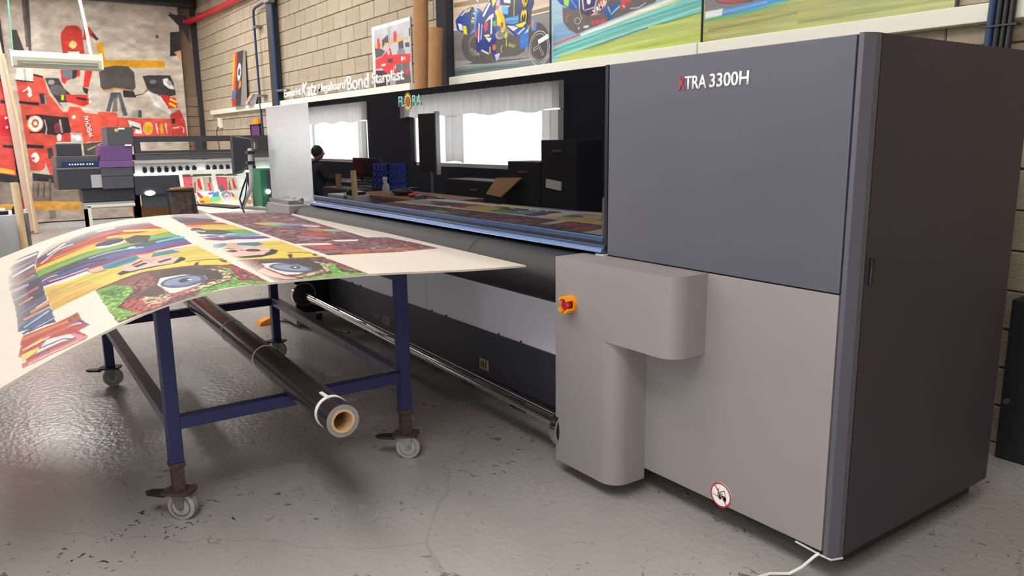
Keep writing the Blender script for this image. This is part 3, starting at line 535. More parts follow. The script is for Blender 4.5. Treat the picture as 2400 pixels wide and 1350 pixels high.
ART_BANNER='''cbc0b2 -0.93 3.92 1.46 4 1.24 0.28 -1.32 0.42
d8cebf 0.09 2.97 1.33 3.04 1.36 2.44 0.29 2.34
6e6963 -1.01 3.71 -0.96 3.72 -0.95 2.99 -1.03 2.98
4b4848 -1.22 3.24 -1.13 3.24 -1.06 2.92 -1.22 2.91
5a5654 -0.96 3.72 -0.91 3.72 -0.93 3.32 -0.96 2.92 -1 2.92 -0.99 3.32
e8a92e 0 3.1 0.11 3.11 0.11 2.83 1.07 2.86 1.07 2.74 0.04 2.7
c9443a -0.51 3.23 -0.42 3.35 -0.32 3.37 -0.24 3.36 -0.19 3.29 -0.19 2.92 -0.52 2.9 -0.52 3.08
c9443a -0.15 3.35 -0.08 3.36 0.05 3.16 -0.01 3.16 -0.1 3.23 -0.14 3.14 -0.19 3.15
4c3a4c -0.06 3.24 -0.03 3.28 0.05 3.17 0.01 3.14
ded08a -0.29 3.06 -0.3 3.04 -0.31 3.02 -0.33 3 -0.35 2.99 -0.37 2.99 -0.38 3 -0.4 3.01 -0.41 3.03 -0.41 3.05 -0.4 3.07 -0.39 3.09 -0.37 3.11 -0.35 3.12 -0.33 3.12 -0.32 3.11 -0.3 3.1 -0.29 3.08
f0eee8 -0.44 2.94 -0.27 2.95 -0.27 2.91 -0.44 2.91
d23f3a -0.58 2.64 -0.28 2.66 -0.3 2.54 -0.36 2.53 -0.51 2.46 -0.53 2.4 -0.58 2.44
6f7c84 -0.55 2.64 -0.4 2.64 -0.41 2.5 -0.55 2.51
3a3a3c -0.4 2.64 -0.32 2.65 -0.36 2.52 -0.42 2.49
d23f3a -0.21 2.65 -0.1 2.64 -0.19 2.36 -0.27 2.37
3f3a3c -0.28 2.37 -0.19 2.34 -0.22 2.24 -0.27 2.29
e8e0d4 -1.21 2.64 -0.97 2.65 -0.99 2.44 -1.24 2.44
bdb3a6 -1.11 2.63 -1.11 2.44 -1.08 2.44 -1.08 2.63
d85a4c -1.23 2.45 -0.99 2.44 -0.98 2.54 -0.83 2.5 -0.79 2.24 -0.61 1.95 -0.5 1.95 -0.52 1.83 -0.6 1.36 -0.76 1.37 -0.8 0.94 -0.88 0.76 -0.96 1.12 -0.98 1.02 -1.05 0.98 -1.19 0.99 -1.21 1.69
302e32 -1.24 2.46 -0.99 2.44 -0.99 2.42 -1.24 2.44
302e32 -0.98 2.56 -0.84 2.53 -0.84 2.5 -0.98 2.53
484446 -0.82 2.5 -0.62 2.5 -0.56 2.35 -0.47 2.24 -0.52 2.11 -0.65 2.11 -0.6 1.98 -0.76 2.28
9a9ca0 -0.68 2.43 -0.69 2.42 -0.7 2.41 -0.71 2.4 -0.73 2.39 -0.75 2.39 -0.76 2.4 -0.78 2.4 -0.78 2.42 -0.78 2.43 -0.78 2.44 -0.77 2.46 -0.76 2.47 -0.74 2.47 -0.72 2.47 -0.71 2.47 -0.69 2.46 -0.69 2.45
6a6462 -0.54 2.26 -0.56 2.23 -0.58 2.22 -0.62 2.21 -0.66 2.22 -0.7 2.23 -0.74 2.26 -0.76 2.29 -0.77 2.32 -0.76 2.35 -0.74 2.37 -0.71 2.39 -0.68 2.39 -0.64 2.39 -0.6 2.37 -0.56 2.35 -0.54 2.32 -0.53 2.29
cfe02a -0.61 2.23 -0.57 2.23 -0.58 2.14 -0.62 2.15
d8453c -0.55 2.24 -0.2 2.24 -0.21 2.09 -0.3 2.04 -0.54 2.12
3f3032 -0.4 2.2 -0.24 2.18 -0.24 2.14 -0.39 2.17
eeeade -0.18 2.21 -0.18 2.2 -0.18 2.19 -0.19 2.18 -0.2 2.18 -0.2 2.18 -0.21 2.18 -0.21 2.19 -0.21 2.2 -0.22 2.21 -0.21 2.22 -0.21 2.22 -0.2 2.23 -0.2 2.24 -0.19 2.24 -0.18 2.23 -0.18 2.23 -0.18 2.22
eeeade -0.17 2.13 -0.17 2.12 -0.18 2.11 -0.18 2.1 -0.19 2.1 -0.2 2.1 -0.2 2.1 -0.21 2.11 -0.21 2.12 -0.21 2.13 -0.21 2.14 -0.2 2.15 -0.2 2.15 -0.19 2.16 -0.18 2.16 -0.18 2.15 -0.17 2.15 -0.17 2.14
f2efec -1.03 2.28 -1.03 2.25 -1.03 2.22 -1.04 2.2 -1.06 2.19 -1.07 2.18 -1.08 2.19 -1.09 2.21 -1.1 2.24 -1.1 2.26 -1.1 2.3 -1.09 2.32 -1.08 2.35 -1.07 2.36 -1.06 2.36 -1.05 2.35 -1.04 2.33 -1.03 2.31
d85a4c -1.16 2.28 -1.08 2.31 -1.08 2.24
f2efec -1.16 2.26 -1.08 2.31 -1.09 2.33 -1.16 2.28
3c3c40 -0.93 2.25 -0.84 2.24 -0.83 2.08 -0.92 2.08
9a9ca0 -0.86 2.23 -0.84 2.22 -0.83 2.08 -0.86 2.08
30343c -1.23 2.12 -0.95 2.1 -0.95 2.05 -1.23 2.08
30343c -1.2 1.42 -0.95 1.4 -0.96 1.35 -1.2 1.36
3a3034 -1.16 1.89 -0.98 1.91 -0.73 1.88 -0.55 1.86 -0.53 1.68 -0.53 1.61 -0.74 1.56 -0.95 1.6 -1.13 1.6
e88a54 -0.92 1.76 -0.93 1.71 -0.96 1.66 -1 1.63 -1.04 1.62 -1.08 1.62 -1.12 1.64 -1.14 1.67 -1.16 1.71 -1.16 1.76 -1.15 1.8 -1.12 1.84 -1.09 1.88 -1.05 1.89 -1.01 1.89 -0.97 1.88 -0.94 1.84 -0.92 1.8
f0eae4 -0.93 1.76 -0.94 1.71 -0.97 1.68 -1 1.65 -1.03 1.63 -1.07 1.63 -1.1 1.65 -1.12 1.68 -1.14 1.71 -1.14 1.76 -1.13 1.8 -1.11 1.84 -1.08 1.86 -1.04 1.88 -1 1.88 -0.97 1.86 -0.95 1.84 -0.93 1.8
b86a4c -0.98 1.76 -0.99 1.74 -1 1.72 -1.01 1.7 -1.03 1.69 -1.05 1.69 -1.07 1.7 -1.08 1.72 -1.09 1.74 -1.09 1.76 -1.08 1.79 -1.07 1.81 -1.06 1.82 -1.04 1.83 -1.02 1.83 -1 1.82 -0.99 1.81 -0.98 1.79
f0eae4 -1.01 1.76 -1.01 1.75 -1.02 1.74 -1.03 1.73 -1.03 1.73 -1.04 1.73 -1.05 1.73 -1.06 1.74 -1.06 1.75 -1.06 1.76 -1.06 1.77 -1.05 1.78 -1.04 1.79 -1.04 1.8 -1.03 1.8 -1.02 1.79 -1.01 1.78 -1.01 1.77
a8a4a4 -0.91 1.82 -0.89 1.68 -0.92 1.58 -0.89 1.57 -0.87 1.69 -0.89 1.83
8c3c48 -0.67 1.68 -0.68 1.66 -0.69 1.63 -0.7 1.61 -0.72 1.6 -0.74 1.6 -0.76 1.61 -0.77 1.63 -0.77 1.66 -0.77 1.68 -0.77 1.71 -0.76 1.74 -0.74 1.76 -0.72 1.77 -0.7 1.77 -0.69 1.76 -0.68 1.74 -0.67 1.71
a8a4a4 -0.69 1.82 -0.68 1.6 -0.65 1.6 -0.66 1.83
f2f2ee -0.68 1.53 -0.68 1.51 -0.69 1.49 -0.7 1.47 -0.71 1.47 -0.73 1.47 -0.74 1.47 -0.75 1.49 -0.75 1.51 -0.75 1.53 -0.75 1.55 -0.74 1.57 -0.73 1.58 -0.71 1.59 -0.7 1.59 -0.69 1.58 -0.68 1.57 -0.68 1.55
f2f2ee -0.39 1.53 -0.39 1.51 -0.4 1.49 -0.42 1.48 -0.43 1.47 -0.45 1.47 -0.46 1.48 -0.47 1.49 -0.48 1.51 -0.48 1.53 -0.47 1.55 -0.46 1.56 -0.45 1.58 -0.44 1.58 -0.42 1.58 -0.41 1.58 -0.4 1.56 -0.39 1.55
f2f2ee -0.47 1.54 -0.47 1.53 -0.48 1.52 -0.49 1.52 -0.5 1.51 -0.51 1.51 -0.52 1.52 -0.53 1.52 -0.53 1.53 -0.54 1.54 -0.53 1.55 -0.53 1.56 -0.52 1.57 -0.51 1.57 -0.5 1.57 -0.48 1.57 -0.48 1.56 -0.47 1.55
c84840 -0.64 1.6 -0.54 1.6 -0.55 1.44 -0.65 1.44
f2efec -1.04 1.21 -1.04 1.18 -1.05 1.16 -1.07 1.13 -1.09 1.12 -1.11 1.12 -1.12 1.13 -1.14 1.14 -1.15 1.17 -1.15 1.2 -1.15 1.23 -1.14 1.25 -1.13 1.27 -1.11 1.28 -1.09 1.29 -1.07 1.28 -1.06 1.26 -1.05 1.24
d85a4c -1.17 1.19 -1.1 1.22 -1.12 1.16
4c4642 -0.91 1.35 -0.84 1.36 -0.82 1.19 -0.91 1.18
e8604e -0.55 1.95 -0.5 2.04 -0.35 2.03 -0.29 1.94 -0.09 1.92 -0.08 1.96 0.2 1.95 0.22 1.86 1.3 1.84 1.33 1.54 0.47 1.53 -0.01 1.46 -0.3 1.45 -0.36 1.41 -0.37 1.56 -0.36 1.6 -0.53 1.61 -0.53 1.84
c2433a 0.22 1.86 0.17 1.54 0.18 1.54 0.23 1.86
c2433a -0.51 1.7 -0.4 1.71 -0.4 1.72 -0.51 1.71
f2efe8 -0.43 1.87 -0.44 1.86 -0.44 1.85 -0.45 1.84 -0.46 1.84 -0.47 1.84 -0.48 1.84 -0.49 1.85 -0.49 1.86 -0.49 1.87 -0.49 1.88 -0.48 1.89 -0.47 1.9 -0.46 1.9 -0.45 1.9 -0.44 1.9 -0.44 1.89 -0.43 1.88
f4f2ee 0.37 1.82 0.57 1.76 0.58 1.58 0.46 1.59 0.48 1.68 0.4 1.7
3f3c3c 0.41 1.73 0.55 1.68 0.55 1.65 0.43 1.69
f0b8a8 0.77 1.67 0.76 1.63 0.74 1.6 0.72 1.57 0.69 1.56 0.66 1.56 0.64 1.57 0.62 1.6 0.6 1.63 0.6 1.67 0.61 1.72 0.63 1.75 0.66 1.78 0.68 1.79 0.71 1.79 0.74 1.78 0.76 1.75 0.77 1.72
f2c22e 0.76 1.67 0.75 1.64 0.73 1.61 0.71 1.59 0.69 1.58 0.67 1.58 0.65 1.59 0.63 1.61 0.62 1.64 0.62 1.67 0.63 1.71 0.64 1.74 0.66 1.76 0.68 1.77 0.71 1.77 0.73 1.76 0.74 1.74 0.75 1.71
c87820 0.68 1.58 0.7 1.73 0.69 1.73 0.68 1.58
c87820 0.68 1.58 0.65 1.73 0.65 1.73 0.68 1.58
c87820 0.68 1.58 0.74 1.73 0.73 1.73 0.68 1.58
f0d8d0 0.81 1.77 0.83 1.57 0.85 1.58 0.84 1.77
f0b83a 0.89 1.76 0.94 1.76 0.94 1.58 0.89 1.58
f4e8e4 0.97 1.76 0.99 1.58 1.01 1.58 1 1.77
cf4a44 1.08 1.92 1.25 2.02 1.32 1.82 1.34 1.54 1.08 1.54 1.08 1.76
e0c8b0 1.1 1.67 1.22 1.68 1.22 1.71 1.1 1.69
3b2c30 1.1 1.85 1.16 1.85 1.15 1.76 1.1 1.76
f0d0c8 1.24 1.71 1.28 1.68 1.27 1.59 1.29 1.59 1.3 1.68 1.25 1.72
5a5654 -0 2.62 0.06 2.7 0.25 2.74 0.46 2.74 0.55 2.64 0.55 2.38 0.49 2.31 0.22 2.35 0.05 2.31 -0 2.37
c89858 0.04 2.33 0.21 2.37 0.32 2.36 0.49 2.34 0.48 2.32 0.32 2.34 0.21 2.34 0.06 2.3
5c6064 0.15 2.29 0.3 2.29 0.38 1.9 0.31 1.89 0.24 2.21 0.18 2.18 0.1 1.96 0.04 1.96
9aa0a4 0.24 2.25 0.29 1.9 0.31 1.9 0.26 2.25
7a7470 0.18 2.18 0.24 2.21 0.22 1.96 0.13 1.96
3a3838 0.34 2.33 0.52 2.31 0.54 2.21 0.34 2.21
3a3838 0.53 2.23 0.66 2.27 0.78 2.37 0.77 2.39 0.66 2.28 0.52 2.25
4a484c 0.68 2.58 0.8 2.6 1.14 2.61 1.19 2.47 1.21 2.27 1.1 2.24 0.87 2.26 0.74 2.35
8a8888 0.9 2.49 0.89 2.48 0.88 2.46 0.87 2.46 0.85 2.45 0.83 2.45 0.81 2.45 0.8 2.46 0.79 2.47 0.78 2.48 0.79 2.5 0.8 2.51 0.82 2.52 0.83 2.52 0.85 2.52 0.87 2.52 0.89 2.51 0.9 2.5
f0eee8 1.01 2.54 1.09 2.56 1.19 2.4 1.19 2.36 1.1 2.38 1.02 2.45
b8c0b8 1.15 2.49 1.16 2.47 1.15 2.45 1.15 2.44 1.14 2.43 1.12 2.42 1.11 2.42 1.1 2.43 1.09 2.44 1.08 2.46 1.08 2.48 1.08 2.49 1.09 2.51 1.1 2.52 1.11 2.52 1.12 2.52 1.14 2.51 1.15 2.5
f0eee8 0.73 2.31 0.9 2.27 1.11 1.97 1.08 1.92 0.82 2.09
d03c40 0.9 2.27 1.08 2.26 1.23 2.05 1.06 2.02
f0eee8 0.92 2.23 1.04 2.04 1.06 2.05 0.94 2.25
e03c34 1.23 2.14 1.22 2.11 1.2 2.08 1.18 2.06 1.15 2.05 1.12 2.05 1.1 2.06 1.08 2.08 1.07 2.11 1.06 2.13 1.07 2.16 1.09 2.19 1.11 2.21 1.14 2.22 1.17 2.22 1.19 2.21 1.21 2.19 1.22 2.16
f2d83a 1.09 2.18 1.22 2.12 1.23 2.15 1.11 2.21
f2d83a 1.07 2.11 1.18 2.04 1.2 2.08 1.09 2.14
a8a8a8 0.46 2 0.61 2 0.6 1.86 0.43 1.86
5c6058 0.56 1.99 0.61 1.99 0.6 1.86 0.54 1.86
3e3c3c 1.21 3.36 1.4 3.38 1.38 2.97 1.17 2.94
3e3c3c 1.22 3.68 1.31 3.63 1.39 3.41 1.41 3.42 1.32 3.65 1.23 3.7
d8a080 1.25 3.02 1.37 3.06 1.4 2.82 1.32 2.89
6a6060 1.01 3.27 1.01 3.26 1 3.25 0.99 3.24 0.98 3.24 0.98 3.24 0.97 3.24 0.96 3.25 0.96 3.26 0.96 3.27 0.96 3.28 0.97 3.29 0.97 3.3 0.98 3.3 0.99 3.3 1 3.3 1 3.29 1.01 3.28
57504c -0.37 1.42 -0.01 1.46 -0.04 1.1 -0.37 1.11
b0a494 -0.31 1.3 -0.07 1.42 -0.07 1.44 -0.32 1.32
8f8478 -1.17 0.95 -0.44 0.74 -0.47 0.39 -1.23 0.43
3f3c3e -1.17 0.95 -0.81 0.89 -0.44 0.74 -0.45 0.63 -0.98 0.8 -1.17 0.82
6a625a -0.94 0.84 -0.98 0.42 -0.95 0.42 -0.91 0.84
5a5450 -1.11 0.77 -1.14 0.56 -1.12 0.56 -1.09 0.77
5a5450 -1.02 0.78 -1.06 0.54 -1.04 0.54 -1 0.78
d8a450 -1.21 0.48 -0.44 0.43 -0.45 0.29 -1.21 0.33
b5aa9c -1.33 0.34 1.23 0.2 1.26 0.02 -1.35 0.18
8c8278 -1 0.31 -0.9 0.31 -0.9 0.17 -1 0.17
c4a070 0.23 0.35 1.17 0.3 1.16 0.19 0.22 0.24'''
ART_SIDE='''d5544c -1.58 2.4 -1.18 2.41 -1.37 0.8 -1.74 1.02
b0a498 -1.43 3.74 -1.06 3.78 -1.18 2.41 -1.58 2.4
302c30 -1.43 3.74 -1.34 3.44 -1.36 2.41 -1.58 2.4
f0b030 -1.43 2.76 -1.38 2.78 -1.39 2.63 -1.44 2.63
e8e4e4 -1.44 2.63 -1.39 2.63 -1.4 2.44 -1.47 2.44
e27070 -1.44 2.44 -1.38 2.44 -1.36 1.88 -1.41 1.88
302c30 -1.35 2.34 -1.29 2.47 -1.3 2.14 -1.35 2.14
262c3c -1.41 1.81 -1.35 1.88 -1.31 1.48 -1.36 0.8 -1.42 0.8
e8e4f0 -1.4 1.78 -1.4 1.48 -1.38 1.48 -1.39 1.78
30343c -1.5 2.12 -1.43 2.1 -1.42 2.06 -1.51 2.06
30343c -1.56 1.42 -1.4 1.4 -1.41 1.36 -1.54 1.37
c03038 -1.53 1.88 -1.42 1.88 -1.43 1.55 -1.57 1.55
f0e0e0 -1.43 1.84 -1.44 1.83 -1.44 1.83 -1.45 1.82 -1.46 1.82 -1.46 1.82 -1.47 1.82 -1.48 1.83 -1.48 1.83 -1.48 1.84 -1.48 1.84 -1.47 1.85 -1.47 1.86 -1.46 1.86 -1.45 1.86 -1.44 1.86 -1.44 1.85 -1.44 1.84
f0e0e0 -1.44 1.69 -1.44 1.69 -1.45 1.68 -1.45 1.68 -1.46 1.67 -1.47 1.67 -1.48 1.68 -1.48 1.68 -1.48 1.69 -1.48 1.69 -1.48 1.7 -1.48 1.7 -1.47 1.71 -1.46 1.71 -1.46 1.71 -1.45 1.71 -1.44 1.7 -1.44 1.7
f0b84c -1.63 1.06 -1.43 1.01 -1.44 0.95 -1.64 0.98
3a383c -1.75 1 -1.4 0.92 -1.4 0.8 -1.76 0.85
8c8278 -1.76 0.85 -1.37 0.8 -1.4 0.47 -1.81 0.49
d8a450 -1.81 0.49 -1.4 0.47 -1.42 0.37 -1.82 0.4
b5aa9c -1.82 0.4 -1.36 0.37 -1.38 0.11 -1.85 0.14'''
ART_SHEET='''e8ebe8 0.1 1.08 0.71 1.06 0.88 0.63 0.11 0.63
5a5a48 0.1 1.03 0.45 1.03 0.45 1 0.1 1
5a5a48 0.5 1.02 0.7 1.02 0.79 0.99 0.5 1
e8d050 0.23 1.02 0.23 1.02 0.23 1.02 0.22 1.01 0.22 1.01 0.21 1.01 0.2 1.01 0.2 1.02 0.2 1.02 0.19 1.02 0.2 1.03 0.2 1.03 0.2 1.03 0.21 1.03 0.22 1.03 0.22 1.03 0.23 1.03 0.23 1.03
e8d050 0.64 1.02 0.64 1.01 0.64 1.01 0.63 1.01 0.63 1.01 0.62 1.01 0.61 1.01 0.61 1.01 0.6 1.01 0.6 1.02 0.6 1.02 0.61 1.02 0.61 1.03 0.62 1.03 0.63 1.03 0.64 1.02 0.64 1.02 0.64 1.02
e06074 0.1 1 0.21 1 0.2 0.84 0.14 0.82 0.1 0.85
e06074 0.5 0.99 0.63 0.98 0.62 0.82 0.53 0.8 0.5 0.84
c8c4b0 0.21 1 0.32 0.99 0.32 0.82 0.2 0.82
e23c40 0.27 0.97 0.3 0.97 0.31 0.84 0.28 0.84 0.26 0.88
8c7060 0.22 0.92 0.25 0.95 0.23 0.83 0.21 0.84
b0b0a0 0.33 0.99 0.44 0.99 0.45 0.81 0.33 0.82
e04858 0.38 0.92 0.42 0.92 0.42 0.82 0.39 0.82
906858 0.41 0.99 0.44 0.99 0.43 0.92 0.41 0.92
c89878 0.35 0.98 0.37 0.98 0.36 0.89 0.34 0.89
c8c4b0 0.63 0.98 0.74 0.98 0.75 0.81 0.62 0.81
e23c40 0.69 0.96 0.71 0.96 0.73 0.83 0.69 0.83
8c7060 0.64 0.9 0.66 0.94 0.66 0.82 0.63 0.82
6c7a78 0.11 0.88 0.15 0.9 0.17 0.85 0.16 0.82 0.11 0.82
6c7a78 0.51 0.87 0.56 0.89 0.58 0.83 0.56 0.81 0.52 0.8
c04850 0.17 0.91 0.19 0.92 0.23 0.8 0.2 0.8
90a8a4 0.22 0.75 0.22 0.74 0.21 0.72 0.19 0.71 0.17 0.7 0.16 0.71 0.14 0.71 0.12 0.72 0.12 0.74 0.11 0.76 0.12 0.78 0.13 0.79 0.14 0.8 0.16 0.81 0.18 0.81 0.2 0.8 0.21 0.79 0.22 0.77
f4dcec 0.2 0.73 0.2 0.72 0.19 0.71 0.18 0.71 0.17 0.7 0.16 0.7 0.15 0.71 0.14 0.72 0.14 0.73 0.14 0.74 0.14 0.75 0.15 0.76 0.16 0.76 0.17 0.77 0.18 0.77 0.19 0.76 0.2 0.75 0.2 0.74
d06c9c 0.19 0.73 0.19 0.73 0.19 0.73 0.18 0.73 0.17 0.72 0.16 0.73 0.16 0.73 0.15 0.73 0.15 0.73 0.14 0.73 0.15 0.74 0.15 0.74 0.16 0.74 0.17 0.74 0.17 0.74 0.18 0.74 0.19 0.74 0.19 0.73
40484c 0.13 0.72 0.11 0.66 0.15 0.65 0.14 0.71
40484c 0.2 0.71 0.22 0.66 0.25 0.64 0.22 0.7
d8b090 0.14 0.68 0.2 0.68 0.22 0.64 0.13 0.64
c8b020 0.17 0.68 0.18 0.68 0.18 0.64 0.17 0.64
90a8a4 0.64 0.76 0.64 0.74 0.62 0.73 0.61 0.72 0.59 0.71 0.57 0.72 0.55 0.72 0.54 0.73 0.53 0.75 0.52 0.76 0.53 0.78 0.54 0.8 0.56 0.8 0.58 0.81 0.6 0.81 0.62 0.8 0.63 0.79 0.64 0.78
f4dcec 0.62 0.74 0.62 0.73 0.61 0.72 0.6 0.72 0.59 0.71 0.58 0.71 0.57 0.72 0.56 0.73 0.55 0.74 0.55 0.75 0.56 0.76 0.56 0.77 0.57 0.77 0.58 0.78 0.6 0.78 0.61 0.77 0.61 0.76 0.62 0.76
d06c9c 0.61 0.74 0.61 0.74 0.61 0.74 0.6 0.74 0.59 0.74 0.58 0.74 0.57 0.74 0.57 0.74 0.56 0.74 0.56 0.74 0.56 0.75 0.57 0.75 0.57 0.75 0.58 0.75 0.59 0.75 0.6 0.75 0.61 0.75 0.61 0.74
d84858 0.23 0.82 0.26 0.8 0.32 0.73 0.28 0.72 0.24 0.76
f0c850 0.24 0.73 0.36 0.76 0.38 0.68 0.3 0.64 0.24 0.67
e06050 0.3 0.69 0.3 0.68 0.29 0.68 0.28 0.67 0.27 0.67 0.27 0.67 0.26 0.68 0.25 0.68 0.25 0.69 0.25 0.69 0.25 0.7 0.25 0.71 0.26 0.71 0.27 0.71 0.28 0.71 0.29 0.71 0.29 0.71 0.3 0.7
8c7cd8 0.36 0.79 0.44 0.81 0.43 0.78 0.38 0.77
6098d0 0.42 0.79 0.5 0.81 0.49 0.75 0.41 0.73
8cdc98 0.38 0.74 0.5 0.75 0.51 0.7 0.38 0.67
e0e46c 0.38 0.68 0.53 0.7 0.53 0.68 0.39 0.66
f0985c 0.88 0.66 0.88 0.65 0.88 0.64 0.86 0.64 0.85 0.63 0.84 0.63 0.83 0.64 0.82 0.64 0.81 0.65 0.81 0.66 0.81 0.67 0.82 0.68 0.83 0.68 0.84 0.69 0.86 0.69 0.87 0.68 0.88 0.68 0.88 0.67
d84858 0.64 0.8 0.67 0.77 0.7 0.71 0.66 0.71
f0e060 0.67 0.74 0.72 0.74 0.68 0.69 0.64 0.7'''
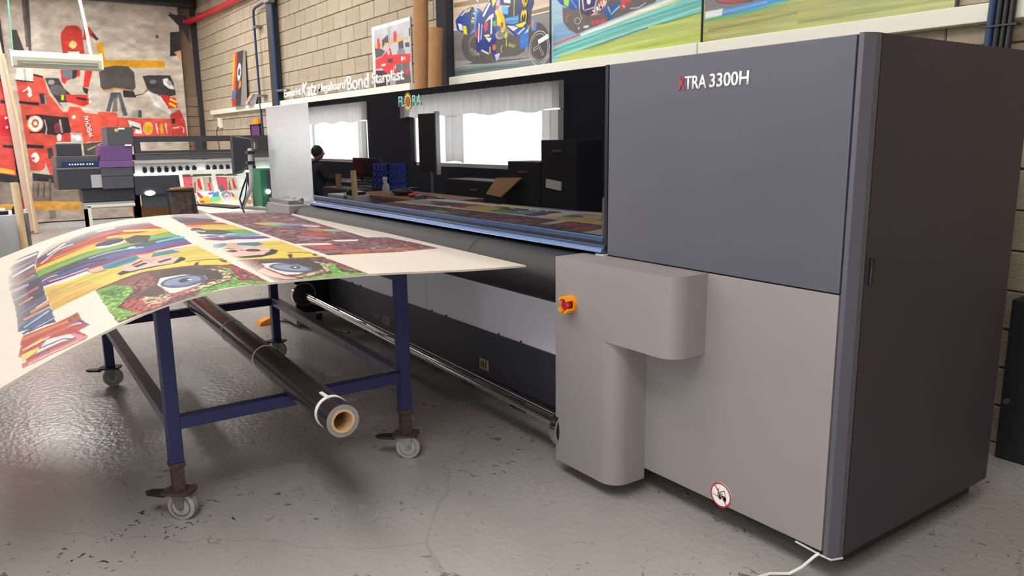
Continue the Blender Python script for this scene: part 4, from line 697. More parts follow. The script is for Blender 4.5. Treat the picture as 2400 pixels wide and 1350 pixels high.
BOARD_PANELS='''b4a49c 2.546 1.727 3.053 1.611 3.071 1.429 2.938 1.256 2.831 1.126 2.665 1.127 2.753 1.272 2.801 1.445 2.677 1.621 2.388 1.75
5a4c68 2.388 1.75 2.677 1.621 2.801 1.445 2.753 1.272 2.665 1.127 2.469 1.121 2.554 1.29 2.506 1.462 2.323 1.631 2.198 1.766
c04438 2.198 1.766 2.323 1.631 2.506 1.462 2.554 1.29 2.469 1.121 2.202 1.103 2.164 1.217 2.119 1.371 2.132 1.484 2.076 1.638 2.047 1.766
e6bf3a 2.047 1.766 2.076 1.638 2.132 1.484 2.119 1.371 2.164 1.217 2.202 1.103 2.024 1.1 1.889 1.248 1.802 1.396 1.911 1.516 1.933 1.642 1.939 1.76
7cae4a 1.939 1.76 1.933 1.642 1.911 1.516 1.802 1.396 1.889 1.248 2.024 1.1 1.754 1.091 1.704 1.248 1.664 1.407 1.726 1.526 1.735 1.648 1.709 1.749
50525c 1.709 1.749 1.735 1.648 1.726 1.526 1.664 1.407 1.704 1.248 1.754 1.091 1.582 1.086 1.508 1.242 1.493 1.384 1.538 1.518 1.573 1.652 1.545 1.741
4460a8 1.545 1.741 1.573 1.652 1.538 1.518 1.493 1.384 1.508 1.242 1.582 1.086 1.445 1.088 1.363 1.26 1.38 1.394 1.425 1.525 1.432 1.656 1.462 1.738
8a3664 1.462 1.738 1.432 1.656 1.425 1.525 1.38 1.394 1.363 1.26 1.445 1.088 1.335 1.087 1.277 1.225 1.287 1.314 1.258 1.405 1.295 1.533 1.34 1.659 1.391 1.734
eadad6 1.391 1.734 1.34 1.659 1.295 1.533 1.258 1.405 1.287 1.314 1.277 1.225 1.335 1.087 1.254 1.083 1.252 1.183 1.247 1.336 1.181 1.412 1.21 1.538 1.24 1.637 1.333 1.732
d8ccc8 2.341 1.701 2.605 1.589 2.659 1.429 2.655 1.327 2.745 1.321 2.743 1.426 2.679 1.589 2.402 1.705
d0c4c0 2.127 1.735 2.422 1.638 2.418 1.564 2.468 1.563 2.468 1.639 2.169 1.737
54506c 2.528 1.601 2.646 1.508 2.606 1.432 2.725 1.427 2.757 1.507 2.63 1.603
d8603c 2.322 1.63 2.305 1.504 2.453 1.343 2.522 1.339 2.364 1.503 2.377 1.631
8c3444 2.524 1.427 2.524 1.246 2.463 1.127 2.543 1.118 2.597 1.24 2.594 1.424
e89030 2.118 1.676 2.136 1.514 2.096 1.372 2.144 1.369 2.181 1.513 2.161 1.677
5cae98 1.882 1.289 1.778 1.199 1.7 1.089 1.768 1.079 1.845 1.192 1.947 1.283
62b0cc 1.555 1.226 1.622 1.129 1.608 1.082 1.705 1.068 1.718 1.118 1.639 1.218
4c4a3c 2.008 1.339 2.08 1.269 1.943 1.205 1.695 1.249 1.733 1.324
e8c84c 2.207 1.405 2.137 1.326 2.056 1.239 2.15 1.23 2.23 1.319 2.302 1.399
f0d850 2.366 1.306 2.193 1.192 2.096 1.101 2.201 1.087 2.298 1.181 2.468 1.298
3c3a48 1.984 1.335 1.936 1.342 1.899 1.357 1.873 1.378 1.865 1.401 1.871 1.424 1.902 1.445 1.946 1.462 1.997 1.472 2.048 1.474 2.086 1.468 2.119 1.454 2.138 1.434 2.146 1.41 2.141 1.385 2.119 1.362 2.081 1.345 2.035 1.336
e6dcdc 1.923 1.476 1.825 1.423 1.838 1.362 1.91 1.333 1.982 1.331 1.91 1.359 1.896 1.419 1.988 1.472
8c6c74 2.068 1.471 2.133 1.4 2.044 1.335 2.083 1.332 2.173 1.398 2.104 1.47
88b4e0 1.635 1.531 1.61 1.448 1.534 1.343 1.482 1.292 1.529 1.288 1.582 1.339 1.657 1.446 1.68 1.53
c8e0f0 1.58 1.318 1.565 1.321 1.555 1.325 1.549 1.331 1.548 1.338 1.552 1.344 1.56 1.35 1.57 1.355 1.583 1.358 1.597 1.358 1.611 1.356 1.622 1.351 1.628 1.345 1.629 1.338 1.626 1.332 1.62 1.325 1.608 1.321 1.592 1.319
6c78b8 1.612 1.713 1.528 1.626 1.475 1.53 1.525 1.529 1.576 1.626 1.66 1.714
3c3c50 1.555 1.705 1.508 1.546 1.404 1.463 1.451 1.461 1.555 1.546 1.604 1.706
c03458 1.369 1.404 1.365 1.351 1.263 1.263 1.165 1.275 1.252 1.353
c878a0 1.37 1.658 1.315 1.557 1.241 1.475 1.272 1.474 1.346 1.557 1.402 1.658
e0c8d0 1.435 1.707 1.378 1.632 1.353 1.546 1.379 1.546 1.402 1.632 1.461 1.708
7a5c64 1.533 1.672 1.508 1.674 1.492 1.68 1.485 1.689 1.488 1.7 1.502 1.712 1.529 1.724 1.56 1.734 1.595 1.74 1.625 1.743 1.648 1.742 1.664 1.736 1.667 1.727 1.658 1.715 1.645 1.703 1.622 1.691 1.593 1.681 1.563 1.675
d0bcc0 1.531 1.736 1.567 1.705 1.528 1.671 1.554 1.671 1.592 1.706 1.555 1.738
5a3c78 1.386 1.729 1.35 1.633 1.295 1.55 1.321 1.549 1.374 1.633 1.413 1.73
e8cb50 1.333 1.732 1.24 1.637 1.21 1.538 1.181 1.412 1.247 1.336 1.252 1.183 1.254 1.083 0.711 1.07 0.529 1.068 0.513 1.105 0.639 1.193 0.702 1.301 0.761 1.372 0.759 1.45 0.758 1.512 0.753 1.554 0.726 1.707
e2b954 1.333 1.732 1.17 1.639 0.999 1.558 0.767 1.511 0.753 1.554 0.726 1.707
dba94a 0.971 1.716 0.912 1.633 0.797 1.551 0.753 1.554 0.726 1.707
f2d640 0.818 1.318 0.855 1.24 0.721 1.171 0.604 1.062 0.531 1.071 0.581 1.147 0.663 1.204 0.713 1.3
dcae96 1.309 1.554 1.298 1.498 1.131 1.482 1.168 1.53
3f86a0 1.294 1.498 1.29 1.437 1.298 1.329 1.254 1.318 1.104 1.373 1.094 1.453 1.141 1.488
2f6c88 1.164 1.472 1.171 1.412 1.184 1.36 1.219 1.357 1.204 1.411 1.192 1.472
3f7c98 1.212 1.283 1.22 1.197 1.107 1.175 1.088 1.233 1.104 1.302
dcae96 1.267 1.192 1.199 1.158 1.11 1.177 1.18 1.193
7c5844 1.302 1.559 1.154 1.531 1.104 1.486 1.123 1.485 1.17 1.53 1.315 1.557
3a3632 0.922 1.461 0.952 1.433 0.863 1.313 0.893 1.22 0.94 1.202 0.882 1.189 0.822 1.204 0.776 1.243 0.798 1.321 0.838 1.411 0.851 1.45
e4b6ac 1.007 1.438 1.095 1.403 1.101 1.335 1.031 1.232 0.904 1.218 0.796 1.255 0.836 1.332 0.869 1.408 0.94 1.434
44302c 0.975 1.39 0.998 1.346 0.955 1.333 0.936 1.353 0.919 1.383
6c403a 1.036 1.392 1.079 1.346 1.041 1.341 0.998 1.388
44302c 0.932 1.3 0.956 1.242 0.91 1.242 0.883 1.294
e0b09a 1.276 1.349 1.243 1.291 1.135 1.301 1.02 1.291 0.933 1.319 1.02 1.325 1.117 1.342
b87c6c 1.151 1.355 1.014 1.328 0.91 1.32 0.923 1.317 1.03 1.325 1.169 1.353
5c482c 0.763 1.209 0.738 1.135 0.698 1.068 0.715 1.065 0.758 1.132 0.78 1.206
4c4038 0.599 1.213 0.693 1.183 0.722 1.164 0.56 1.199
7c4c34 0.707 1.087 0.664 1.067 0.577 1.076 0.635 1.093
6c4a46 0.753 1.554 0.758 1.512 0.759 1.45 0.761 1.372 0.702 1.301 0.639 1.193 0.534 1.101 0.529 1.068 -0.003 1.05 0.022 1.196 0.002 1.292 -0.005 1.42 0.027 1.532
8c5450 0.737 1.513 0.731 1.453 0.71 1.363 0.434 1.366 0.296 1.397 0.538 1.456
7cae4c 0.739 1.554 0.711 1.496 0.535 1.441 0.43 1.445 0.315 1.491 0.262 1.515 0.116 1.483 0.046 1.459 0.038 1.531
5c9446 0.662 1.548 0.642 1.491 0.499 1.459 0.448 1.507
b0504a 0.257 1.502 0.298 1.458 0.149 1.401 0.084 1.358 0.006 1.407 0.058 1.476
b24c50 0.03 1.492 -0 1.42 0.016 1.493 0.029 1.531
d4b690 0.229 1.438 0.296 1.397 0.23 1.364 0.09 1.357 0.058 1.387 0.077 1.436
5c4844 0.329 1.434 0.394 1.385 0.341 1.37 0.185 1.364 0.213 1.413
6fae48 0.534 1.14 0.458 1.077 -0.003 1.05 0.023 1.189 0.008 1.291 0.092 1.263 0.132 1.16 0.261 1.117 0.428 1.122
9c3a4c 0.486 1.079 0.33 1.058 0.04 1.053 0.131 1.139 0.203 1.116 0.38 1.109
5c9c50 0.221 1.098 0.094 1.077 0.125 1.068 0.254 1.089
a84458 0.543 1.123 0.515 1.081 0.42 1.077 0.466 1.122
d4cc90 0.518 1.205 0.457 1.139 0.318 1.117 0.174 1.151 0.114 1.239 0.079 1.332 0.086 1.344 0.169 1.257 0.215 1.171 0.321 1.15
4e4541 0.657 1.315 0.595 1.208 0.398 1.15 0.268 1.153 0.231 1.204 0.338 1.206 0.474 1.257 0.518 1.333 0.464 1.361
e0d2cb 0.397 1.369 0.51 1.34 0.461 1.26 0.338 1.206 0.274 1.212 0.177 1.262 0.145 1.334 0.162 1.352 0.3 1.36
b2605a 0.274 1.362 0.157 1.353 0.139 1.333 0.173 1.26 0.079 1.319 0.077 1.359
515c7c 0.288 1.211 0.249 1.222 0.221 1.24 0.204 1.263 0.2 1.289 0.218 1.313 0.251 1.334 0.293 1.349 0.339 1.358 0.382 1.358 0.417 1.35 0.444 1.333 0.452 1.31 0.451 1.284 0.438 1.257 0.413 1.233 0.375 1.217 0.332 1.209
8793b2 0.302 1.226 0.273 1.234 0.253 1.249 0.242 1.267 0.24 1.288 0.253 1.308 0.28 1.325 0.311 1.338 0.346 1.345 0.377 1.345 0.402 1.339 0.418 1.326 0.425 1.308 0.42 1.287 0.41 1.265 0.392 1.246 0.365 1.232 0.332 1.226
6470a0 0.304 1.347 0.265 1.304 0.247 1.25 0.269 1.247 0.285 1.301 0.324 1.345
474454 0.331 1.257 0.317 1.26 0.305 1.266 0.298 1.273 0.295 1.28 0.299 1.288 0.307 1.294 0.319 1.298 0.335 1.3 0.351 1.299 0.364 1.296 0.375 1.291 0.383 1.284 0.385 1.276 0.381 1.269 0.375 1.262 0.361 1.258 0.347 1.256
f4eeee 0.321 1.255 0.316 1.256 0.315 1.258 0.314 1.26 0.315 1.262 0.319 1.264 0.323 1.266 0.328 1.268 0.335 1.268 0.34 1.268 0.344 1.266 0.345 1.265 0.346 1.263 0.345 1.26 0.341 1.258 0.336 1.256 0.33 1.255 0.325 1.255'''
BOARD_STROKES='''6a6470 2.728 1.742 2.775 1.907 1.853 1.886 1.201 1.844 0.661 1.825 0.494 1.701 2.144 1.768
dcdcdc 2.587 1.89 2.582 1.752 2.672 1.755 2.674 1.896
8c8c90 2.292 1.864 2.363 1.758 2.437 1.762 2.361 1.869
e4dcd4 2.087 1.87 2.186 1.766 2.255 1.77 2.151 1.876
a05858 2.285 1.815 2.361 1.748 2.415 1.751 2.337 1.818
c05048 1.884 1.848 1.985 1.756 2.057 1.761 1.949 1.853
d89850 1.759 1.847 1.814 1.763 1.873 1.767 1.814 1.851
5c6ca8 1.704 1.846 1.728 1.749 1.794 1.752 1.766 1.85
4c4a54 1.713 1.812 1.707 1.744 1.132 1.727 1.164 1.785
c890b0 1.602 1.853 1.595 1.792 1.676 1.796 1.681 1.858
d85a70 1.362 1.832 1.394 1.749 1.456 1.753 1.422 1.837
98b090 1.359 1.849 1.367 1.8 1.422 1.803 1.411 1.853
e08868 1.184 1.83 1.209 1.775 1.266 1.779 1.239 1.835
b8a880 1.11 1.764 1.098 1.74 1.133 1.742 1.142 1.766
606a90 1.045 1.828 1.097 1.723 1.151 1.727 1.095 1.833
8c7ca0 0.983 1.82 1.022 1.76 1.064 1.763 1.023 1.824
e08060 0.885 1.782 0.922 1.712 0.981 1.716 0.942 1.787
f0e8e0 0.946 1.765 0.983 1.721 1.006 1.722 0.966 1.766
c87858 0.838 1.812 0.827 1.71 0.857 1.711 0.868 1.814
f0e0d8 0.825 1.805 0.822 1.714 0.837 1.715 0.838 1.806
3c5ca8 0.661 1.816 0.706 1.706 0.778 1.711 0.729 1.822
9ccae4 0.676 1.803 0.75 1.716 0.782 1.719 0.706 1.806
4468b8 0.567 1.809 0.587 1.702 0.627 1.705 0.607 1.813
e8e8e8 0.561 1.797 0.578 1.707 0.59 1.707 0.573 1.798
3c4060 0.557 1.79 0.535 1.703 0.555 1.704 0.577 1.791
c84c48 0.482 1.702 0.484 1.646 0.49 1.63 0.327 1.623 0.2 1.604 0.19 1.639 0.055 1.619 0.03 1.626 0.069 1.777 0.271 1.82 0.553 1.811
e08048 0.476 1.808 0.415 1.71 0.387 1.665 0.44 1.666 0.466 1.713 0.528 1.812
e8c84c 0.313 1.807 0.327 1.751 0.321 1.681 0.352 1.682 0.36 1.753 0.343 1.81
f0e4da 0.316 1.795 0.31 1.726 0.328 1.727 0.334 1.797
d86850 0.337 1.75 0.301 1.662 0.345 1.663 0.379 1.753
5c8c4c 0.397 1.661 0.439 1.628 0.474 1.63 0.429 1.664
9c90b8 0.317 1.668 0.295 1.627 0.324 1.628 0.346 1.669
4c5ca0 0.357 1.639 0.203 1.61 0.219 1.607 0.374 1.637
e8e0e0 0.317 1.656 0.273 1.626 0.287 1.625 0.329 1.656
ecdfdb 0.299 1.736 0.209 1.664 0.128 1.65 0.152 1.723 0.178 1.771
5c6484 0.217 1.758 0.186 1.692 0.117 1.661 0.131 1.66 0.202 1.692 0.234 1.76
7c7484 0.164 1.776 0.138 1.693 0.079 1.647 0.1 1.647 0.158 1.694 0.186 1.778
e8dc5c 0.271 1.814 0.255 1.759 0.208 1.759 0.172 1.807
4c6ca8 0.125 1.762 0.103 1.717 0.125 1.719 0.148 1.763
dc7672 0.084 1.804 0.025 1.635 0.091 1.638 0.151 1.81
f0c8c4 0.093 1.789 0.051 1.648 0.063 1.649 0.106 1.79
dc8c92 0.208 1.657 0.046 1.62 0.045 1.646 0.138 1.654'''
BOARD_MIDDLE='''a49094 3.551 0.932 3.077 0.721 2.781 0.74 2.569 0.762 2.445 0.832 2.939 0.946
5c5468 2.968 0.967 2.69 0.789 2.599 0.757 2.487 0.746 2.364 0.831 2.435 0.972
b04840 2.477 0.966 2.424 0.789 2.355 0.748 2.205 0.739 2.176 0.835 2.244 0.972
e6bf3a 2.23 0.959 2.244 0.823 2.2 0.732 2.03 0.722 1.874 0.72 1.924 0.825 1.932 0.909 2.044 0.968
e08838 2.153 0.986 2.152 0.899 2.219 0.887 2.214 0.977
6cac4c 1.915 0.841 1.863 0.718 1.715 0.712 1.62 0.713 1.627 0.802 1.746 0.888
5a584c 1.994 0.983 1.921 0.854 1.722 0.809 1.63 0.897 1.74 0.984
5aa8cc 1.654 0.972 1.632 0.815 1.628 0.711 1.498 0.708 1.507 0.828 1.548 0.965
d8e8f0 1.557 0.894 1.544 0.897 1.538 0.901 1.532 0.907 1.53 0.913 1.534 0.918 1.541 0.922 1.55 0.925 1.562 0.926 1.573 0.925 1.583 0.922 1.592 0.917 1.596 0.912 1.597 0.906 1.594 0.9 1.589 0.896 1.578 0.893 1.568 0.892
4a60a0 1.604 1.007 1.479 0.926 1.486 0.832 1.53 0.823 1.523 0.917 1.647 1
684878 1.513 0.893 1.477 0.71 1.361 0.702 1.342 0.799 1.415 0.938
a83458 1.554 1.003 1.477 0.926 1.381 0.875 1.347 0.952 1.45 1.008
eadad6 1.439 1.01 1.357 0.95 1.342 0.799 1.334 0.702 1.266 0.703 1.265 0.88 1.316 1.02
5c5060 1.912 0.93 1.875 0.939 1.853 0.95 1.843 0.962 1.85 0.973 1.87 0.983 1.903 0.99 1.943 0.993 1.988 0.992 2.03 0.988 2.066 0.979 2.09 0.968 2.099 0.956 2.092 0.944 2.074 0.934 2.041 0.926 2.001 0.923 1.956 0.924
dccccc 1.878 1.015 1.888 0.972 1.826 0.942 1.876 0.933 1.938 0.964 1.926 1.008
eaca48 1.205 0.906 1.242 0.706 1.199 0.697 0.593 0.676 0.538 0.7 0.559 0.762 0.559 0.823 0.63 1.018 0.72 1.026 1.037 0.983
f2d440 0.735 0.838 0.759 0.702 0.585 0.679 0.538 0.711 0.559 0.823 0.614 0.968
3f7c98 1.215 0.904 1.211 0.81 1.159 0.796 1.102 0.805 1.031 0.871 1.045 0.934 1.137 0.923
dcae96 1.227 0.806 1.219 0.767 1.151 0.779 1.128 0.804
5c98a8 1.234 1.01 1.247 0.953 1.177 0.942 1.083 1.003 1.086 1.044
3a3632 0.733 1.023 0.722 0.943 0.802 0.867 0.907 0.817 0.842 0.803 0.729 0.845 0.651 0.927 0.664 1
e4b6ac 1.056 1.006 1.177 0.942 1.062 0.864 0.94 0.824 0.839 0.841 0.728 0.897 0.73 0.974 0.819 1.027 0.949 1.022
44302c 0.907 0.968 0.893 0.973 0.885 0.979 0.88 0.986 0.879 0.994 0.886 1.001 0.894 1.007 0.908 1.01 0.923 1.011 0.939 1.01 0.951 1.006 0.961 0.999 0.966 0.992 0.966 0.984 0.96 0.977 0.949 0.971 0.937 0.967 0.922 0.966
44302c 0.883 0.87 0.87 0.876 0.86 0.884 0.855 0.895 0.857 0.906 0.861 0.917 0.873 0.925 0.887 0.931 0.903 0.934 0.918 0.932 0.932 0.927 0.941 0.919 0.947 0.908 0.945 0.897 0.938 0.886 0.928 0.877 0.914 0.871 0.899 0.869
7c4c44 1.031 0.996 0.975 0.967 0.907 0.941 0.934 0.934 1.002 0.961 1.06 0.99
e0b09a 1.242 0.948 1.231 0.906 1.054 0.932 0.945 0.932 0.939 0.962 1.057 0.973
5c482c 0.749 0.788 0.71 0.728 0.665 0.701 0.683 0.695 0.727 0.724 0.768 0.783
4c4038 0.54 0.831 0.672 0.809 0.715 0.779 0.577 0.809
7c4c34 0.619 0.687 0.603 0.693 0.592 0.699 0.584 0.705 0.582 0.709 0.582 0.714 0.591 0.715 0.6 0.716 0.616 0.713 0.63 0.71 0.644 0.705 0.656 0.699 0.665 0.693 0.667 0.688 0.664 0.684 0.658 0.682 0.646 0.682 0.633 0.684
6c4a46 0.631 1.044 0.563 0.822 0.548 0.685 0.009 0.664 0.001 0.732 0.006 0.955 0.015 1.04
8c5450 0.615 1.032 0.586 0.953 0.365 0.965 0.245 1.015 0.371 1.034
4e4541 0.553 0.966 0.511 0.776 0.358 0.735 0.21 0.762 0.177 0.845 0.281 0.824 0.433 0.875 0.465 0.961
d4cc90 0.42 0.77 0.336 0.731 0.206 0.756 0.123 0.812 0.056 0.912 0.015 0.989 0.105 0.907 0.192 0.8 0.276 0.778
6fae48 0.529 0.685 0.389 0.669 0.235 0.738 0.096 0.76 0.009 0.664 0.001 0.732 0.006 0.955 0.083 0.805
9c3a4c 0.487 0.744 0.447 0.695 0.319 0.649 0.123 0.671 0.039 0.666 0.088 0.711 0.159 0.738 0.298 0.7 0.354 0.726
5c9c50 0.18 0.741 0.088 0.711 0.119 0.699 0.211 0.73
e0d2cb 0.464 0.968 0.453 0.912 0.368 0.85 0.253 0.83 0.19 0.854 0.121 0.921 0.133 0.964 0.236 0.973 0.343 0.981
e6b4a8 0.342 0.991 0.205 0.981 0.111 0.97 0.04 0.945 0.031 0.985 0.122 1.017 0.291 1.028
b2605a 0.18 0.983 0.076 0.973 0.042 0.94 0.056 0.935 0.09 0.968 0.194 0.979
515c7c 0.196 0.841 0.167 0.855 0.152 0.875 0.154 0.897 0.17 0.919 0.201 0.939 0.242 0.955 0.29 0.964 0.337 0.966 0.381 0.96 0.413 0.946 0.429 0.927 0.429 0.903 0.41 0.879 0.375 0.858 0.332 0.842 0.284 0.833 0.236 0.833
8793b2 0.217 0.848 0.198 0.859 0.188 0.874 0.194 0.892 0.21 0.91 0.234 0.927 0.269 0.941 0.305 0.949 0.34 0.952 0.371 0.948 0.391 0.938 0.401 0.923 0.397 0.905 0.38 0.885 0.351 0.868 0.318 0.854 0.28 0.846 0.245 0.844
474454 0.28 0.865 0.269 0.87 0.26 0.876 0.255 0.883 0.252 0.89 0.256 0.896 0.264 0.901 0.275 0.903 0.289 0.903 0.301 0.901 0.313 0.896 0.323 0.89 0.329 0.883 0.329 0.876 0.325 0.87 0.318 0.865 0.307 0.863 0.293 0.863
f4eeee 0.292 0.877 0.288 0.879 0.285 0.881 0.282 0.884 0.281 0.886 0.282 0.888 0.285 0.889 0.288 0.89 0.292 0.889 0.299 0.888 0.302 0.887 0.306 0.884 0.307 0.882 0.308 0.88 0.307 0.878 0.306 0.877 0.301 0.876 0.296 0.877'''

# ------------------------------------------------------------------ room shell
WB = 1.67; WL = -14.1; WF = -3.6; WR = 3.2; ZC = 3.95
struct('floor', G().box(WL-.3, WR+.2, WF-.2, WB+.3, -.1, 0), 'floor')
struct('ceiling', G().box(WL-.3, WR+.2, WF-.2, WB+.3, ZC, ZC+.1), 'ceiling_dark')
wb = struct('wall_back', G().box(WL-.3, WR+.2, WB+.03, WB+.3, 0, ZC), 'mortar')
wl = struct('wall_left', G().box(WL-.3, WL, WF, WB+.03, 0, ZC), 'brown_wall')
struct('wall_right', G().box(WR, WR+.2, WF, WB+.03, 0, ZC), 'wall_pale')
# front wall with two window openings, plus those of the added window and door
wins = [(-14.05, -11.1), (-9.55, -5.85)]
g = G(); z0, z1 = 1.03, 2.0
g.box(WL, .3, WF-.2, WF, 0, z0); g.box(2.1, WR, WF-.2, WF, 0, z0); g.box(WL, WR, WF-.2, WF, z1, 2.35); struct('wall_front', G().box(WL, WR, WF-.2, WF, 3.4, ZC).box(WL, -5.3, WF-.2, WF, 2.35, 3.4).box(-1.9, WR, WF-.2, WF, 2.35, 3.4), 'wall_pale')
for a, b in ((WL, wins[0][0]), (wins[0][1], wins[1][0]), (wins[1][1], .3), (2.1, WR)): g.box(a, b, WF-.2, WF, z0, z1)
struct('wall_front', g, 'wall_dark')
for i, (a, b) in enumerate(wins):
    g = G(); t = .05
    g.box(a, b, WF-.12, WF-.06, z0, z0+t).box(a, b, WF-.12, WF-.06, z1-t, z1).box(a, a+t, WF-.12, WF-.06, z0, z1).box(b-t, b, WF-.12, WF-.06, z0, z1)
    wf = struct('window_%d' % (i+1), g, 'white_paint'); wf['label'] = ['narrow window beside the corner in the front wall', 'wide window in the front wall'][i]
    obj('pane', G().box(a+t, b-t, WF-.094, WF-.088, z0+t, z1-t), 'pane', wf)
g = G()
for a, b, c, d in ((-5.3, -1.9, 2.35, 2.4), (-5.3, -1.9, 3.35, 3.4), (-5.3, -5.25, 2.35, 3.4), (-1.95, -1.9, 2.35, 3.4), (-3.63, -3.57, 2.35, 3.4)): g.box(a, b, WF-.12, WF-.06, c, d)
wf = struct('window_3', g, 'white_paint'); wf['label'] = 'added high window in the front wall, for fill light'  # unseen window, added to let in soft fill from the left
obj('pane', G().box(-5.25, -1.95, WF-.094, WF-.088, 2.4, 3.35), 'pane', wf)
g = G()
for a, b, c, d in ((.3, .38, 0, 2.0), (2.02, 2.1, 0, 2.0), (1.16, 1.24, 0, 2.0), (.3, 2.1, 1.93, 2.0), (.3, 2.1, 0, .12)): g.box(a, b, WF-.12, WF-.06, c, d)
dr = struct('added_door_1', g, 'white_paint'); dr['label'] = 'added glazed double door in the front wall, for fill light'  # unseen door, added so that low light reaches under the board
obj('pane', G().box(.38, 1.16, WF-.094, WF-.088, .12, 1.93), 'pane', dr); obj('pane', G().box(1.24, 2.02, WF-.094, WF-.088, .12, 1.93), 'pane', dr)
obj('door_handle', G().cyl((1.12, WF-.03, .95), (1.12, WF-.03, 1.2), .012, 10), 'steel', dr)
# curtains: a gathered valance over each window and a side drop
def curtain(pts_x, zt, zb, label):
    n = max(8, int(abs(pts_x[1]-pts_x[0])/.03)); V = []; F = []
    for i in range(n+1):
        x = pts_x[0]+(pts_x[1]-pts_x[0])*i/n; y = WF+.07+.025*math.sin(i*1.35)+.01*math.sin(i*.53)
        zz = zb+.02*math.sin(i*.21)
        V += [(x, y, zt), (x, y+.004*math.sin(i*2.1), zz)]
        if i: F.append((2*i-2, 2*i, 2*i+1, 2*i-1))
    o = obj('curtain', G().add(V, F), 'curtain', smooth=True); setp(o, label, 'curtain')
curtain((-14.05, -10.95), 2.06, 1.74, 'short white gathered curtain across the top of the corner window')
curtain((-9.7, -5.7), 2.06, 1.74, 'long white gathered curtain across the top of the wide window')
curtain((-6.1, -5.72), 1.74, .98, 'white curtain drop hanging at the near end of the wide window')
curtain((-11.3, -11.0), 1.74, .98, 'white curtain drop hanging at the inner end of the corner window')
curtain((-8.35, -7.85), 1.74, 1.1, 'pinkish curtain drop hanging in the middle of the wide window')

# concrete blocks of the back wall
def block_mesh(w, h, k):
    c = .003+.001*k; d = .028
    V = [(0,0,0),(w,0,0),(w,0,h),(0,0,h),(0,-d+c,0),(w,-d+c,0),(w,-d+c,h),(0,-d+c,h),(c,-d,c),(w-c,-d-.001*k,c),(w-c,-d,h-c),(c,-d+.001*k,h-c)]
    F = [(0,1,5,4),(1,2,6,5),(2,3,7,6),(3,0,4,7),(4,5,9,8),(5,6,10,9),(6,7,11,10),(7,4,8,11),(8,9,10,11)]
    me = bpy.data.meshes.new('block'); me.from_pydata(V, [], F); me.materials.append(MT['block']); return me
BW, BH, J = .365, .18, .008
bms = [block_mesh(BW-J, BH-J, k) for k in range(3)]; bhalf = block_mesh(BW/2-J, BH-J, 1)
rest = G(); nb = 0
def keep_block(x, z):
    zmax = 2.78+(-5.4-x)*.135
    if z > zmax: return False
    if x < -4.9: return z > 1.3-(0 if x < -9 else -.5) and x > -14.1
    return (x > -.95 and z < 1.95 and x < 1.1 and (z > 1.7 or x > -.45) and x < .35)
for r in range(int(ZC/BH)):
    z = r*BH+.006; off = (r % 2)*BW/2; x = WL+.005-off
    while x < WR:
        xa = max(x, WL+.003); wd = min(x+BW, WR)-xa
        if wd > .1:
            if keep_block(xa+wd/2, z+BH/2) and wd > BW*.9 and nb < 300:
                o = bpy.data.objects.new('block', bms[(nb*7+r) % 3]); COL.objects.link(o); o.parent = wb
                o.location = (xa, WB+.03-random.random()*.003, z+random.uniform(-.001, .001)); nb += 1
            else:
                rest.box(xa, xa+wd-J, WB+.002, WB+.03, z, z+BH-J)
        x += BW
struct('block_infill', rest, 'block', wb, kind='stuff')
# a few courses of the end wall beside the banner
for r in range(6, 12):
    z = r*BH+.09
    obj('block', G().box(WL, WL+.03, 1.3+.0*r, 1.66, z, z+BH-J), 'brown_wall', wl, bevel=.005, seg=1)

# white dado trunking that carries the posters
g = G().box(-13.27, -5.72, WB-.075, WB+.002, 1.893, 1.972); t1 = struct('trim_1', g, 'dado_white', bevel=.004)
g = G().box(-5.03, -2.03, WB-.075, WB+.002, 1.893, 1.972); t2 = struct('trim_2', g, 'dado_white', bevel=.004)
g = G().box(-2.02, .9, WB-.075, WB+.002, 1.893, 1.972); t3 = struct('trim_3', g, 'dado_white', bevel=.004)
struct('trim_4', G().box(-5.18, -5.035, WB-.07, WB+.002, 1.89, 1.972), 'dado_grey', bevel=.004)
sw = obj('wall_switch', G().box(-5.30, -5.185, WB-.045, WB+.002, 1.885, 1.99), 'dado_white', bevel=.006); setp(sw, 'small white switch plate between the tubes and the grey trunking', 'switch')
obj('rocker', G().sphere((-5.243, WB-.048, 1.937), .012, .008, .02), 'black', sw, smooth=True)

# steelwork on the wall
tag = lambda o, l, c, gr=None: (setp(o, l, c, gr), o)[1]
tag(obj('steel_column', G().box(-9.79, -9.62, WB-.09, WB+.002, 0, ZC).box(-9.82, -9.59, WB-.10, WB-.085, 0, ZC), 'dark_steel', bevel=.004), 'slim dark grey steel column on the block wall beside the blue pipe', 'column')
tag(obj('steel_column', G().box(-5.12, -4.955, WB-.10, WB+.002, 0, ZC), 'tar', bevel=.006), 'rough black column on the block wall beside the racing posters', 'column')
tag(obj('corner_column', G().box(WL+.0, WL+.08, WB-.08, WB+.0, 0, ZC), 'dark_steel', bevel=.006), 'dark steel column in the far corner of the room', 'column')
tag(obj('roof_beam', G().box(WL+.12, WL+.3, -2.4, WB-.1, 3.79, 3.83).box(WL+.2, WL+.23, -2.4, WB-.1, 3.83, ZC).box(WL+.12, WL+.3, -2.4, WB-.1, 3.93, ZC), 'dark_steel'), 'dark steel roof beam above the large banner', 'beam')
tag(obj('gusset_plate', G().prism([(1.50, 3.65), (1.18, 3.65), (1.42, 3.4), (1.50, 3.2)], 'x', WL+.14, WL+.17), 'dark_steel'), 'dark triangular steel plate in the far top corner', 'bracket')
g = G().tube([(-13.95, 1.5, 3.56), (-13.6, 1.55, 3.555), (-12, 1.58, 3.54), (-9, 1.58, 3.53), (-4, 1.58, 3.5), (2.5, 1.58, 3.48)], .05, 16)
